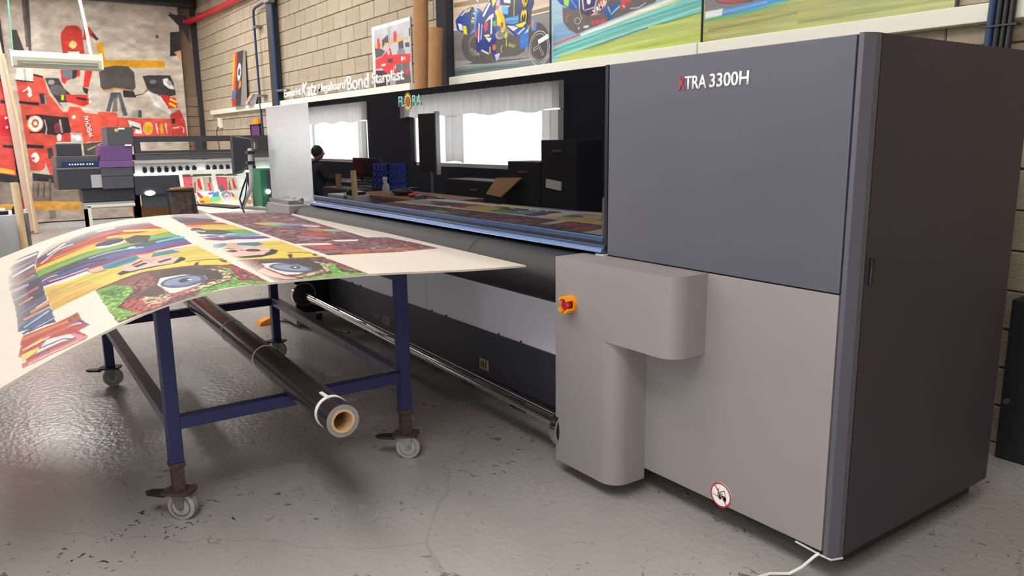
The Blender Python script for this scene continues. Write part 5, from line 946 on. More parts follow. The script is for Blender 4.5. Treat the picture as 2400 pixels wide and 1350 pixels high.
rp = tag(obj('sprinkler_pipe', g, 'pipe_red', smooth=True), 'red pipe running high along the block wall from the far corner', 'pipe')
obj('elbow', G().tube([(-13.98, 1.42, 3.56), (-13.98, 1.49, 3.56), (-13.94, 1.54, 3.56), (-13.86, 1.545, 3.56)], .064, 14), 'pipe_red', rp, smooth=True)
obj('flange', G().cyl((-13.3, 1.56, 3.553), (-13.26, 1.56, 3.553), .064), 'pipe_red', rp, smooth=True)
g = G().tube([(-10.42, 1.6, 1.5), (-10.44, 1.6, 1.93), (-10.47, 1.6, 3.2), (-10.45, 1.6, 3.28), (-10.36, 1.6, 3.31), (-9.80, 1.6, 3.33)], .017, 12)
bp = tag(obj('air_pipe', g, 'pipe_blue', smooth=True), 'thin blue pipe left of the dark column, bending towards it at the top', 'pipe')
for z in (2.08, 3.05): obj('pipe_clip', G().box(-10.48, -10.30, 1.58, 1.69, z-.015, z+.015), 'galvanised', bp)
g = G().tube([(-9.585, 1.575, 1.5), (-9.585, 1.575, 2.5), (-9.59, 1.575, 3.40)], .024, 12)
bp = tag(obj('air_pipe', g, 'pipe_blue', smooth=True), 'thicker blue pipe against the right side of the dark column', 'pipe')
obj('pipe_clip', G().box(-9.63, -9.35, 1.56, 1.69, 2.09, 2.12), 'galvanised', bp)
obj('valve', G().box(-9.70, -9.5, 1.5, 1.6, 3.26, 3.34), 'galvanised', bp, bevel=.01)
# socket, meter and cable bundle
s = tag(obj('wall_socket', G().box(-12.95, -12.8, 1.62, 1.672, 1.66, 1.83), 'dado_white', bevel=.006), 'small tilted white socket under the left end of the white ledge', 'socket')
obj('cable', G().tube([(-12.9, 1.615, 1.68), (-12.98, 1.6, 1.6), (-12.9, 1.6, 1.4), (-12.85, 1.6, 1.2)], .008, 6), 'black', s)
pp = tag(obj('wall_picture', G().box(-11.05, -10.62, 1.62, 1.645, 1.42, 1.66), 'purple', bevel=.003), 'small purple picture under the white ledge', 'picture')
obj('frame', G().box(-11.07, -11.045, 1.61, 1.65, 1.4, 1.68).box(-11.07, -10.6, 1.61, 1.65, 1.66, 1.68).box(-10.62, -10.6, 1.61, 1.65, 1.4, 1.68), 'black', pp)
tag(obj('warning_tag', G().box(-10.86, -10.62, 1.60, 1.65, 1.68, 1.76), 'orange', bevel=.003), 'small orange tag above the purple picture', 'tag')
cb = thing('cable_bundle', (-.33, 1.58, .2), 'blue and black cables hanging down the wall at the right edge', 'cable')
for i, (dx, r, m) in enumerate(((0, .016, 'pipe_blue'), (.03, .014, 'black'), (.055, .012, 'black'), (.08, .013, 'black'))):
    obj('cable', G().tube([(-.36+dx+.05*i*(i > 1), 1.575, 2.75), (-.355+dx, 1.575, 2.1), (-.37+dx, 1.575, 1.6), (-.36+dx, 1.575, .8), (-.30+dx, 1.56, .25), (-.36+dx, 1.5, .03), (-.8+dx, 1.42, .02)], r, 16), m, cb, smooth=True)
obj('cable_tie', G().box(-.385, -.25, 1.553, 1.595, 1.862, 1.87), 'black', cb)
lc = thing('cable_loop', (-.25, 1.55, .05), 'black cable loop hanging low behind the printer', 'cable')
for k in range(3):
    obj('cable', G().tube([(-.42+.01*k, 1.35, .80), (-.28+.012*k, 1.42, .62), (-.21+.014*k, 1.46, .45), (-.18+.014*k, 1.46, .26), (-.24+.012*k, 1.42, .09), (-.4, 1.36, .03), (-.8, 1.3, .02)], .012, 8), 'black', lc, smooth=True)
cbx = tag(obj('wall_cabinet', G().box(-.13, .35, 1.5, 1.668, .0, .72), 'black_matt', bevel=.006), 'black box standing against the wall at the right edge', 'box')
obj('knob', G().cyl((-.10, 1.5, .27), (-.10, 1.48, .27), .012), 'steel', cbx)

# ------------------------------------------------------------------ the wide-format printer
pm = thing('flatbed_printer', (-2.6, .5, 0), 'large dark grey and light grey flatbed printer with a smoked glass hood along the wall', 'printer')
H = 1.70
obj('cabinet_body', G().box(-1.04, .028, .022, 1.037, .1, H), 'cabinet_side', pm, bevel=.004)
obj('upper_door', G().box(-1.038, -.006, -.002, .022, .949, H-.002), 'cabinet_dark', pm, bevel=.0025, label='dark grey upper door panel')
obj('lower_door', G().box(-1.038, -.006, 0, .022, .105, .944), 'cabinet_grey', pm, bevel=.002, label='light grey lower door panel')
obj('corner_post', G().prism([(.0, .0), (.018, -.004), (.036, .03), (.036, .06), (.0, .06)], 'z', .088, H+.001), 'cabinet_dark', pm, bevel=.001)
obj('side_panel', G().box(.028, .036, .055, 1.03, .09, H), 'cabinet_side', pm, bevel=.001, label='very dark side panel')
hd = obj('side_handle', G().prism([(.078, .972), (.093, .972), (.096, 1.055), (.080, 1.055)], 'x', .034, .045), 'black', pm, bevel=.002)
obj('latch', G().box(.042, .05, .082, .09, 1.035, 1.05), 'black', hd)
obj('plinth', G().box(-1.0, .0, .12, .98, .03, .1), 'black_matt', pm)
obj('bottom_lip', G().tube([(-.10, .0, .098), (.0, -.004, .094), (.03, .0, .092), (.045, .04, .092)], .0035, 8), 'pale_paint', pm)
# lettering on the upper door, red X then white
lt = text('lettering', 'X', 'red_print', (-.672, -.0025, 1.580), (1, 0, 0), (0, 0, 1), .030, .047, pm, bold=.0, depth=.003, label='red letter X')
text('lettering', 'TRA', 'white_print', (-.643, -.0025, 1.581), (1, 0, 0), (0, 0, 1), .098, .045, pm, bold=.015, depth=.0025, label='white letters TRA')
text('lettering', '3300H', 'white_print', (-.532, -.0025, 1.581), (1, 0, 0), (0, 0, 1), .162, .046, pm, bold=.015, depth=.0025, label='white characters 3300H')
# round no-forklift sticker
cx, cz = -.413, .141
st = obj('warning_sticker', G().cyl((cx, .0, cz), (cx, -.002, cz), .046, 40), 'white_print', pm, label='round white sticker with red ring and crossed out forklift')
g = G(); n = 40
V = []; F = []
for i in range(n):
    a = 2*PI*i/n
    V += [(cx+.0465*math.cos(a), -.0026, cz+.0465*math.sin(a)), (cx+.0405*math.cos(a), -.0026, cz+.0405*math.sin(a))]
    j = (i+1) % n; F.append((2*i, 2*j, 2*j+1, 2*i+1))
g.add(V, F)
def bar(g, x0, z0, x1, z1, wd, y):
    d = Vector((x1-x0, z1-z0)).normalized()*wd/2
    return g.add([(x0-d.y, y, z0+d.x), (x1-d.y, y, z1+d.x), (x1+d.y, y, z1-d.x), (x0+d.y, y, z0-d.x)], [(0, 1, 2, 3)])
bar(g, cx-.029, cz+.031, cx+.029, cz-.031, .005, -.0032)
obj('ring', g, 'red_print', st)
g = G(); y = -.0029
for a in ((-.036, -.006, -.012, -.010, .002), (-.012, -.011, -.012, .020, .004), (-.009, .018, -.009, .026, .001), (-.006, -.006, -.003, .004, .006), (-.001, .006, .001, .014, .003), (.001, .014, .012, .019, .002), (.012, .019, .017, .019, .002), (.017, .019, .022, -.001, .0018), (.006, -.002, .022, -.004, .007), (.016, -.008, .025, -.008, .009), (.014, .019, .014, .023, .003), (.003, .004, .008, .006, .005)):
    bar(g, cx+a[0], cz+a[1], cx+a[2], cz+a[3], a[4], y)
for dx, r in ((-.003, .0065), (.019, .007)):
    g.add([(cx+dx+r*math.cos(2*PI*i/16), y, cz-.011+r*math.sin(2*PI*i/16)) for i in range(16)], [tuple(range(16))])
obj('forklift_pictogram', g, 'black_print', st)
# L-shaped cover in front of the roller end
def rounded(x0, x1, yf, r, steps=8):        # plan outline: flat left side, rounded right front corner
    p = [(x0, 0), (x0, yf)]
    for i in range(steps+1):
        a = -PI/2+PI/2*i/steps; p.append((x1-r+r*math.cos(a), yf+r+r*math.sin(a)))
    p.append((x1, 0)); return p
def cover():
    yf, r_, zt, zm_, z0_ = -.168, .075, .944, .648, .062
    arc = lambda x1: [(x1-r_+r_*math.cos(-PI/2+PI/2*i/10), yf+r_+r_*math.sin(-PI/2+PI/2*i/10)) for i in range(11)]
    A = (-1.167, yf); L0 = (-1.167, 0); leg = arc(-.803)+[(-.803, 0)]; arm = arc(-.512)+[(-.512, 0)]; Bp = leg[0]
    g = G()
    def wall(p, q, za, zb): g.add([(*p, za), (*q, za), (*q, zb), (*p, zb)], [(0, 1, 2, 3)])
    wall(L0, A, z0_, zt); wall(A, Bp, z0_, zt); wall(Bp, arm[0], zm_, zt)
    for i in range(len(arm)-1): wall(arm[i], arm[i+1], zm_, zt)
    for i in range(len(leg)-1): wall(leg[i], leg[i+1], z0_, zm_)
    top = [L0, A, Bp]+arm; g.add([(*p, zt) for p in top], [tuple(range(len(top)))])
    bot = [L0, A]+leg; g.add([(*p, z0_) for p in bot], [tuple(range(len(bot)))])
    und = arm+leg[::-1]; g.add([(*p, zm_) for p in und], [tuple(range(len(und)))])
    return g
cvm = cover(); cv = obj('end_cover', cvm, 'cabinet_grey', pm, label='light grey L-shaped cover')
_bm = bmesh.new(); _bm.from_mesh(cv.data); bmesh.ops.remove_doubles(_bm, verts=_bm.verts, dist=1e-5); bmesh.ops.recalc_face_normals(_bm, faces=_bm.faces); _bm.to_mesh(cv.data); _bm.free()
cv.data.polygons.foreach_set('use_smooth', [True]*len(cv.data.polygons)); cv.data.set_sharp_from_angle(angle=R_(30)) if False else cv.data.set_sharp_from_angle(angle=math.radians(30))
obj('cover_trim', G().box(-1.09, -1.04, -.02, .01, .94, .952), 'pale_paint', cv)
# emergency stop with its open orange collar
ex, ez, ey = -1.063, .763, -.168
def ringpart(g, a0, a1, r0, r1, y0, y1, n=14):
    pts = [(ex+r1*math.cos(a0+(a1-a0)*i/n), ez+r1*math.sin(a0+(a1-a0)*i/n)) for i in range(n+1)]+[(ex+r0*math.cos(a1-(a1-a0)*i/n), ez+r0*math.sin(a1-(a1-a0)*i/n)) for i in range(n+1)]
    return g.prism(pts, 'y', y0, y1)
g = G(); R_ = math.radians
ringpart(g, 0, 2*PI*.999, .024, .036, ey-.014, ey+.001, 30)
for a0, a1 in ((35, 150), (205, 250), (285, 330)): ringpart(g, R_(a0), R_(a1), .026, .036, ey-.046, ey-.013)
es = obj('emergency_stop', g, 'orange', pm, smooth=True, label='orange collar with red emergency stop button')
obj('button', G().tube([(ex, ey, ez), (ex, ey-.018, ez), (ex, ey-.02, ez), (ex, ey-.034, ez), (ex, ey-.04, ez)], [.012, .012, .022, .022, .016], 24), 'red_button', es, smooth=True)
# smoked glass hood
gh = obj('glass_hood', G().box(-4.282, -1.041, .0, .028, 1.024, H-.004), 'smoked_glass', pm, bevel=.002, label='long smoked glass front panel')
obj('hood_frame', G().box(-4.282, -1.041, .03, .9, 1.60, H-.002).box(-4.282, -1.041, .88, 1.0, .9, 1.65), 'black', pm, bevel=.003)
obj('hood_seal', G().box(-1.058, -1.04, -.004, .02, .985, H-.002), 'black', pm)
obj('hood_edge', G().box(-1.07, -1.058, -.003, .0, 1.02, 1.18), 'dark_plastic', pm)
# maker's lettering with a sunflower for the O
lx = -2.842
text('logo', 'FL', 'teal_print', (lx, -.0005, 1.607), (1, 0, 0), (0, 0, 1), .075, .058, pm, bold=.01, depth=.002, label='pale green letters FL on the glass')
text('logo', 'RA', 'teal_print', (lx+.172, -.0005, 1.607), (1, 0, 0), (0, 0, 1), .105, .058, pm, bold=.01, depth=.002, label='pale green letters RA on the glass')
fx, fz = lx+.118, 1.632; g = G()
for i in range(18):
    a = 2*PI*i/18; ca, sa = math.cos(a), math.sin(a)
    g.add([(fx+.024*ca-.008*sa, -.003, fz+.024*sa+.008*ca), (fx+.050*ca, -.003, fz+.056*sa), (fx+.024*ca+.008*sa, -.003, fz+.024*sa-.008*ca), (fx, -.003, fz)], [(0, 1, 2, 3)])
sf = obj('sunflower_emblem', g, 'petal', pm, label='yellow sunflower standing for the letter O')
obj('seed_head', G().cyl((fx, -.003, fz), (fx, -.006, fz), .027, 20), 'seed', sf)
# bed: belt wrapped round the front roller, blue rails at the glass
yc, zc, rr = -.035, .825, .115
prof = [(.8, .72), (.8, zc+rr)]+[(yc+rr*math.cos(PI/2+PI*i/24), zc+rr*math.sin(PI/2+PI*i/24)) for i in range(25)]+[(.0, zc-rr), (.05, .72)]
bt = obj('transport_belt', G().prism(prof, 'x', -4.37, -1.172), 'belt', pm, smooth=True, label='black belt wrapped around the front roller')
obj('belt_seam', G().tube([(-1.9, yc+(rr+.001)*math.cos(PI/2+a*.1), zc+(rr+.001)*math.sin(PI/2+a*.1)) for a in range(0, 13)], .0012, 4), 'mid_plastic', bt)
obj('guide_rail', G().box(-4.28, -1.06, -.006, .03, .998, 1.022), 'blue_rail', pm, bevel=.004, label='blue metal rail under the glass')
obj('rail_gap', G().box(-4.28, -1.06, .0, .04, .965, 1.0), 'black', pm)
obj('guide_rail', G().prism([(-.030, .958), (-.022, .972), (.0, .984), (.03, .984), (.03, .955)], 'x', -4.26, -1.05), 'blue_steel', pm, bevel=.002, label='blue metal rail in front of the bed')
obj('roller_collar', G().cyl((-1.19, yc, zc), (-1.172, yc, zc), rr+.004, 40), 'black', pm, smooth=True)
# apron below the bed
ap = obj('apron_panel', G().box(-4.36, -2.79, .11, .122, .395, .74).box(-2.785, -1.17, .11, .122, .395, .74), 'apron_grey', pm, label='pale grey sheet metal apron')
for x in (-4.2, -3.9, -3.75, -3.25, -2.72, -2.55, -2.0, -1.8, -1.45):
    obj('screw', G().cyl((x, .11, .405), (x, .103, .405), .005, 8), 'black', ap)
lp = obj('lower_panel', G().prism([(.125, .40), (.10, .398), (.115, .13), (.20, .1), (.25, .12)], 'x', -4.36, -1.17), 'lower_black', pm, label='black lower panel')
for x, z in ((-3.37, .225), (-2.155, .2)):
    lb = obj('caution_label', G().box(x-.045, x+.045, .1085, .111, z-.03, z+.03), 'label_yellow', lp)
    for dx in (-.025, -.005, .02): obj('mark', G().box(x+dx-.006, x+dx+.004, .1075, .109, z-.02, z+.018), 'black_matt', lb)
obj('serial_text', G().box(-3.55, -3.46, .108, .11, .232, .238).box(-3.56, -3.49, .108, .11, .216, .222), 'film_edge', lp)
obj('underframe', G().box(-5.2, .0, .16, .95, .1, .16).box(-4.3, -1.1, .16, .95, .16, .7), 'black_matt', pm)
# take-up shaft with its flanges
p0, p1 = Vector((-4.36, -.10, .275)), Vector((-1.17, -.10, .193))
sh = obj('take_up_shaft', G().cyl(p0, p1, .03, 28), 'chrome', pm, smooth=True, label='chrome take-up shaft')
for k in range(7):
    for a in (.6, 2.4, 4.0):
        g = G(); c = p0.lerp(p1, (k+.6)/7.4); g.box(c.x-.06, c.x+.06, c.y+.031*math.cos(a)-.003, c.y+.031*math.cos(a)+.003, c.z+.031*math.sin(a)-.003, c.z+.031*math.sin(a)+.003)
        obj('grip_strip', g, 'black', sh)
for c, m in ((p0, 'black_matt'), (p1, 'black')):
    sx = .02
    fl = obj('flange', G().tube([c+Vector((-sx, 0, 0)), c+Vector((sx, 0, 0)), c+Vector((sx+.012, 0, 0))], [.085, .085, .06], 36), m, sh, smooth=True)
    g = G().pipe(c+Vector((-.012, 0, 0)), c+Vector((.024, 0, 0)), .092, .083, 40)
    fl2 = obj('flange_rim', g, 'chrome', sh, smooth=True)
# left end of the machine
obj('left_cabinet', G().box(-5.255, -4.286, .0, 1.037, .955, H), 'cabinet_pale', pm, bevel=.003, label='brushed pale metal cabinet at the far end')
obj('left_base', G().box(-5.2, -4.38, .0, 1.0, .1, .955), 'pale_paint', pm, bevel=.003)
lc_ = obj('left_cover', G().box(-4.9, -4.386, -.155, .0, .03, .945), 'cabinet_grey', pm, bevel=.004, label='pale grey leg cover at the far end')
obj('inner_plate', G().prism([(-.15, .125), (.12, .115), (.12, .70), (-.15, .70)], 'x', -4.386, -4.376), 'black', pm)
obj('cover_bracket', G().box(-4.95, -4.5, -.12, .02, .945, .975), 'steel', pm, bevel=.003)
for x in (-4.45, -4.6, -4.75): obj('hinge', G().cyl((x, -.05, .975), (x+.06, -.05, .985), .014, 10), 'chrome', pm, smooth=True)
for x, y in ((-4.95, -.05), (-4.75, .15), (-.2, .25), (-.9, .25)):
    f = obj('levelling_foot', G().tube([(x, y, 0), (x, y, .015), (x, y, .02), (x, y, .05)], [.04, .04, .02, .012], 16).cyl((x, y, .04), (x, y, .12), .01, 10), 'galvanised', pm, smooth=True)
for x in (-4.0, -2.6, -1.35):
    obj('levelling_foot', G().tube([(x, .22, 0), (x, .22, .015), (x, .22, .02), (x, .22, .05)], [.04, .04, .02, .012], 16).cyl((x, .22, .04), (x, .22, .12), .01, 10), 'galvanised', pm, smooth=True)

# control screen on its arm
ct = thing('control_screen', (-5.5, -.1, .9), 'flat control screen seen from its side on a bent grey arm beside the printer', 'monitor')
def monitor(g_, cx, cy, cz, w, h, yaw, name, parent, back):
    pass
c = Vector((-5.42, -.13, 1.30)); yaw = R_(22)
def loc(px, py, pz):   # px along screen width, py depth (behind positive), pz up
    ux = Vector((math.cos(yaw), math.sin(yaw), 0)); uy = Vector((-math.sin(yaw), math.cos(yaw), 0))
    return c+ux*px+uy*py+Vector((0, 0, pz))
def lbox(g, x0, x1, y0, y1, z0, z1):
    return g.add([loc(*p) for p in [(x0,y0,z0),(x1,y0,z0),(x1,y1,z0),(x0,y1,z0),(x0,y0,z1),(x1,y0,z1),(x1,y1,z1),(x0,y1,z1)]], [(0,3,2,1),(4,5,6,7),(0,1,5,4),(1,2,6,5),(2,3,7,6),(3,0,4,7)])
yaw = R_(-26); c = Vector((-5.80, -.12, 1.30))
obj('screen_housing', lbox(G(), -.2, .2, .0, .022, -.16, .17), 'mid_plastic', ct, bevel=.004)
obj('screen', lbox(G(), -.19, .19, -.003, .001, -.15, .16), 'screen_black', ct)
q = [(-.19, .022, -.15), (.19, .022, -.15), (.19, .022, .165), (-.19, .022, .165), (-.08, .15, -.06), (.08, .15, -.06), (.08, .15, .14), (-.08, .15, .14)]
obj('rear_housing', G().add([loc(*p) for p in q], [(0,1,5,4),(1,2,6,5),(2,3,7,6),(3,0,4,7),(4,5,6,7)]), 'dark_plastic', ct)
obj('pole', G().tube([(-5.37, -.12, 1.36), (-5.40, -.115, 1.2), (-5.43, -.11, 1.08)], .018, 12), 'pale_paint', ct, smooth=True)
for z, x in ((1.33, -5.375), (1.245, -5.39)): obj('clamp', G().box(x-.03, x+.03, -.15, -.085, z-.014, z+.014), 'black', ct, bevel=.003)
obj('lower_arm', G().tube([(-5.43, -.11, 1.09), (-5.45, -.11, 1.03), (-5.75, -.115, .84)], .018, 12), 'pale_paint', ct, smooth=True)
obj('side_arm', G().tube([(-5.75, -.115, .845), (-5.4, -.11, .86), (-4.93, -.10, .885)], .016, 10), 'steel', ct, smooth=True)
obj('arm_clamp', G().box(-4.99, -4.90, -.14, -.06, .855, .92), 'galvanised', ct, bevel=.004)
obj('cable', G().tube([(-5.47, -.13, 1.13), (-5.56, -.15, 1.02), (-5.60, -.17, .93), (-5.53, -.17, .85), (-5.45, -.17, .78)], .008, 6), 'black', ct, smooth=True)
obj('cable', G().tube([(-5.47, -.13, 1.13), (-5.44, -.15, 1.04), (-5.47, -.16, .95), (-5.56, -.17, .86)], .006, 6), 'black', ct, smooth=True)
obj('keyboard_tray', G().prism([(-6.35, -.36), (-5.75, -.2), (-5.75, -.06), (-6.35, -.2)], 'z', .835, .85), 'black', ct, bevel=.003)

# orange wedge on the floor with a cable towards the printer
wd = tag(obj('floor_wedge', G().prism([(-.36, .0), (-.24, .0), (-.24, .05), (-.27, .055), (-.34, .03)], 'x', -4.76, -4.66), 'orange', bevel=.004), 'small orange wedge on the floor by the far table leg', 'wedge')
tag(obj('floor_cable', G().tube([(-4.7, -.235, .02), (-4.6, -.12, .012), (-4.4, .0, .012), (-4.0, .1, .012)], .008, 6), 'black', smooth=True), 'black cable on the floor running under the printer from the orange wedge', 'cable')
tag(obj('power_cord', G().tube([(-.008, -.006, .10), (-.02, -.016, .085), (-.05, -.032, .04), (-.082, -.05, .008), (-.12, -.1, .007), (-.16, -.3, .007), (-.12, -.7, .007)], .005, 8), 'white_paint', smooth=True), 'white cord hanging from the bottom corner of the printer to the floor', 'cable')

# ------------------------------------------------------------------ wheeled table under the printed board
tb = thing('wheeled_table', (-2.7, -1.09, 0), 'navy blue steel frame table on four castors carrying the printed board', 'table')
TZ = .868; s_ = .05
legs = [(-1.725, -1.605), (-1.725, -.637), (-3.725, -1.56), (-3.725, -.56)]
def castor(x, y, ang):
    c = obj('castor', G().prism([(-.05, -.045), (.05, -.045), (.06, -.02), (.06, .02), (.05, .045), (-.05, .045), (-.06, .0)], 'z', .108, .118).rot(ang).move((x, y, 0)), 'rust', tb, bevel=.002)
    f = G()
    for sy in (-1, 1):
        f.prism([(-.03, .112), (.03, .112), (.022, .045), (.012, .04), (-.002, .045)], 'y', sy*.022-.0015, sy*.022+.0015)
    f.cyl((0, 0, .098), (0, 0, .112), .028, 18).cyl((.01, -.03, .054), (.01, .03, .054), .007, 10)
    obj('fork', f.rot(ang).move((x, y, 0)), 'galvanised', c)
    wv = G().tube([(.01, -.017, .054), (.01, -.014, .054), (.01, .014, .054), (.01, .017, .054)], [.045, .054, .054, .045], 30)
    obj('wheel', wv.rot(ang).move((x, y, 0)), 'tyre_grey', c, smooth=True)
    hb = G().pipe((.01, -.0185, .054), (.01, .0185, .054), .040, .034, 30).cyl((.01, -.0195, .054), (.01, .0195, .054), .014, 16)
    obj('wheel_hub', hb.rot(ang).move((x, y, 0)), 'galvanised', c, smooth=True)
    br = G().prism([(-.045, -.03), (-.12, -.022), (-.14, .0), (-.12, .022), (-.045, .03)], 'z', .094, .106)
    obj('brake_pedal', br.rot(ang).move((x, y, 0)), 'black_matt', c, bevel=.003)
for i, (x, y) in enumerate(legs):
    near = i < 2; zb = .232 if near else .12
    lg = obj('leg', G().box(x, x+s_, y, y+s_, zb, TZ), 'navy', tb, bevel=.003)
    if near:
        obj('leg_sleeve', G().box(x+.003, x+s_-.003, y+.003, y+s_-.003, .118, .24).box(x-.003, x+s_+.003, y-.003, y+s_+.003, .216, .232), 'rust', lg, bevel=.002, label='rusty brown leg extension')
    castor(x+.025, y+.025, [R_(48), R_(52), R_(62), R_(40)][i])
for (a, b) in ((0, 1), (2, 3)):
    x = legs[a][0]
    for z, nm, x in ((.362, 'lower_rail', x), (TZ-s_, 'top_rail', -2.1 if a == 0 else -3.3)):
        obj(nm, G().box(x+.001, x+s_-.001, legs[a][1]+s_, legs[b][1], z, z+.048), 'navy', tb, bevel=.003)
for (a, b) in ((0, 2), (1, 3)):
    for z, nm in ((.364, 'lower_rail'), (TZ-s_, 'top_rail')):
        x0, x1 = legs[b][0]+s_, legs[a][0]; ya, yb = legs[a][1]+.001, legs[b][1]+.001
        g = G().add([(x1, ya, z), (x1, ya+.048, z), (x1, ya+.048, z+.046), (x1, ya, z+.046), (x0, yb, z), (x0, yb+.048, z), (x0, yb+.048, z+.046), (x0, yb, z+.046)],
                    [(0,1,2,3),(7,6,5,4),(0,4,5,1),(1,5,6,2),(2,6,7,3),(3,7,4,0)])
        obj(nm, g, 'worn_navy' if nm == 'lower_rail' else 'navy', tb, bevel=.003)
obj('cross_rail', G().box(-2.72, -2.68, -1.55, -.6, TZ-.045, TZ), 'navy', tb, bevel=.003)
obj('table_top', G().box(-3.7, -1.7, -1.40, -.66, TZ, TZ+.012), 'pale_wood', tb)

# black film roll lying on the lower rails
rz = .41+.059; a0 = Vector((-1.12, -1.14, rz)); a1 = Vector((-4.25, -1.02, rz)); dirr = (a1-a0).normalized()
fr = thing('film_roll', tuple(a0), 'long black roll of film lying on the lower rails under the board', 'roll')
obj('film', G().pipe(a0, a1, .058, .042, 48), 'black_film', fr, smooth=True)
obj('film_end', G().pipe(a0-dirr*.001, a0+dirr*.0015, .0582, .043, 48), 'film_edge', fr, label='grey end of the wound film')
obj('core_tube', G().pipe(a0-dirr*.004, a1+dirr*.002, .0425, .034, 40), 'card_light', fr, smooth=True, label='cardboard core')
for dd in (.11, .95, 1.55, 2.4):
    q = a0+dirr*dd
    obj('binding_tie', G().pipe(q-dirr*(.009 if dd < .2 else .004), q+dirr*(.009 if dd < .2 else .004), .0605, .0575, 40), 'tie', fr, smooth=True)
q = a0+dirr*.11
obj('tie_tail', G().box(q.x-.06, q.x+.01, q.y-.02, q.y-.008, q.z+.056, q.z+.062), 'tie', fr)

# ------------------------------------------------------------------ the printed board bent over the table
BA = np.array([-1.28, -.235]); UA = np.array([-.99785, .0656]); UB = np.array([-.0656, -.99785]); LA = 3.12; LB = 2.03
NB = [0,.269,.492,.668,.86,1.042,1.171,1.295,1.427,1.537,1.63,1.715,1.797,1.866,2.03]
NZ = [.899,.907,.921,.932,.937,.94,.936,.922,.895,.852,.814,.779,.738,.704,.622]
FB = [0,.241,.66,.941,1.21,1.468,1.718,1.84,1.96,2.03]
FZ = [.876,.903,.922,.93,.917,.88,.806,.76,.716,.69]
bb = np.linspace(0, LB, 61)
def smooth_prof(xs, zs):
    z = np.interp(bb, xs, zs)
    for _ in range(6):
        z[1:-1] = (z[:-2]+2*z[1:-1]+z[2:])/4
    return z
ZN, ZF = smooth_prof(NB, NZ), smooth_prof(FB, FZ)
def board_z(a, b):
    t = a/LA; return (1-t)*np.interp(b, bb, ZN)+t*np.interp(b, bb, ZF)
def board_art(a, b):
    sh = a.shape
    C = np.empty(sh+(3,)); C[:] = hexc('d3cabd')
    def put(mask, col, al=1.0):
        m = (mask*al if not isinstance(al, np.ndarray) else mask*al)[..., None]
        C[:] = C*(1-m)+(hexc(col) if isinstance(col, str) else col)*m
    def sm(x, lo, hi): return np.clip((x-lo)/(hi-lo), 0, 1)
    def el(ca, cb, ra, rb, rot=0):
        c_, s__ = math.cos(rot), math.sin(rot); da, db = a-ca, b-cb
        return (((da*c_+db*s__)/ra)**2+((-da*s__+db*c_)/rb)**2) < 1
    def ramp(t, stops):
        xs = [s[0] for s in stops]; cs = np.array([hexc(s[1]) for s in stops])
        return np.stack([np.interp(t, xs, cs[:, k]) for k in range(3)], -1)
    nz = fbm(a*9, b*3, 3); nf = fbm(a*40, b*14, 5); nff = fbm(a*110, b*60, 8)
    cell = vn(a*70, b*120, 11); streak = fbm(a*38, b*5, 21)
    pal = [('4a4345'), ('5e5054'), ('8a3540'), ('c8443c'), ('4c4a68'), ('5a78a8'), ('d9824a'), ('c9a0b0'), ('55483f'), ('a04a54')]
    def cells(sx, sy, seed, pal):
        wx = a*sx+1.5*fbm(a*6, b*6, seed+3); wy = b*sy+2.5*fbm(a*9, b*5, seed+5)
        n = fbm(wx, wy, seed, 3); k = np.clip(((n-.22)/.56*len(pal)*2.5).astype(int) % len(pal), 0, len(pal)-1)
        return np.array([hexc(p) for p in pal])[k]
    # wobble the outlines a little so that the shapes look brushed, not cut
    wa = a+.009*(fbm(a*22, b*22, 61)-.5); wb_ = b+.008*(fbm(a*20, b*26, 67)-.5)
    def layer(art, eye_hi):
        L = np.full(sh+(3,), -1.0)
        for ln in art.strip().split('\n'):
            t = ln.split(); p = [float(q) for q in t[1:]]
            if len(p) < 6: continue
            xs, ys = p[0::2], p[1::2]
            idx = np.nonzero((wa >= min(xs)) & (wa <= max(xs)) & (wb_ >= min(ys)) & (wb_ <= max(ys)))
            k = inpoly(wa[idx], wb_[idx], p); L[idx[0][k], idx[1][k]] = hexc(t[0])
        m = L[..., 0] >= 0
        g1 = .24*(streak-.5)*(a > .75)+.10*(nff-.5)
        grn = (L[..., 1] > L[..., 0]*1.15) | ((L[..., 0] < .75) & (L[..., 0] > L[..., 1]*1.3) & (a < .75))
        g1 = g1+.5*(cell-.5)*(a < .62)*grn
        cr_ = (np.abs(L-hexc('d4b690')).sum(-1) < .02) | (np.abs(L-hexc('d4cc90')).sum(-1) < .02)
        L = np.where((cr_ & (cell < .45))[..., None], hexc('74564a'), L)
        L = np.clip(L*(1+g1[..., None]*1.6), 0, 1)
        return L, m
    LD, mD_ = layer(BOARD_STROKES, 0)
    put(mD_, LD*.93+.05, (1-sm(b+.05*(nz-.5), 1.80, 1.885))*(1-sm(a, 2.2, 2.9)*.3))
    LC, mC = layer(BOARD_PANELS, 1)
    put(mC & (b < 1.76), LC, 1-sm(a, 2.35, 2.9))
    LB_, mB = layer(BOARD_MIDDLE, 1)
    put(mB & (b > .69) & (b < 1.034), LB_, (1-sm(b+.02*(nz-.5), .97, 1.035))*(1-sm(a, 2.6, 3.1)*.5))
    # strip A: dark busy collage
    pa = [3.12,.10, 2.92,.16, 1.98,.2, 1.28,.215, 1.27,.10, .98,.07, .70,.065, .62,.3, .58,.655, 1.27,.672, 3.12,.70]
    mA = inpoly(a, b, pa)
    cA = cells(16, 9, 51, pal); base = hexc('4e4646')*(.8+.5*nf[..., None]); cA = cA*.85+base*.15; cA = .5+(cA-.5)*1.15
    put(mA, np.clip(cA, 0, 1))
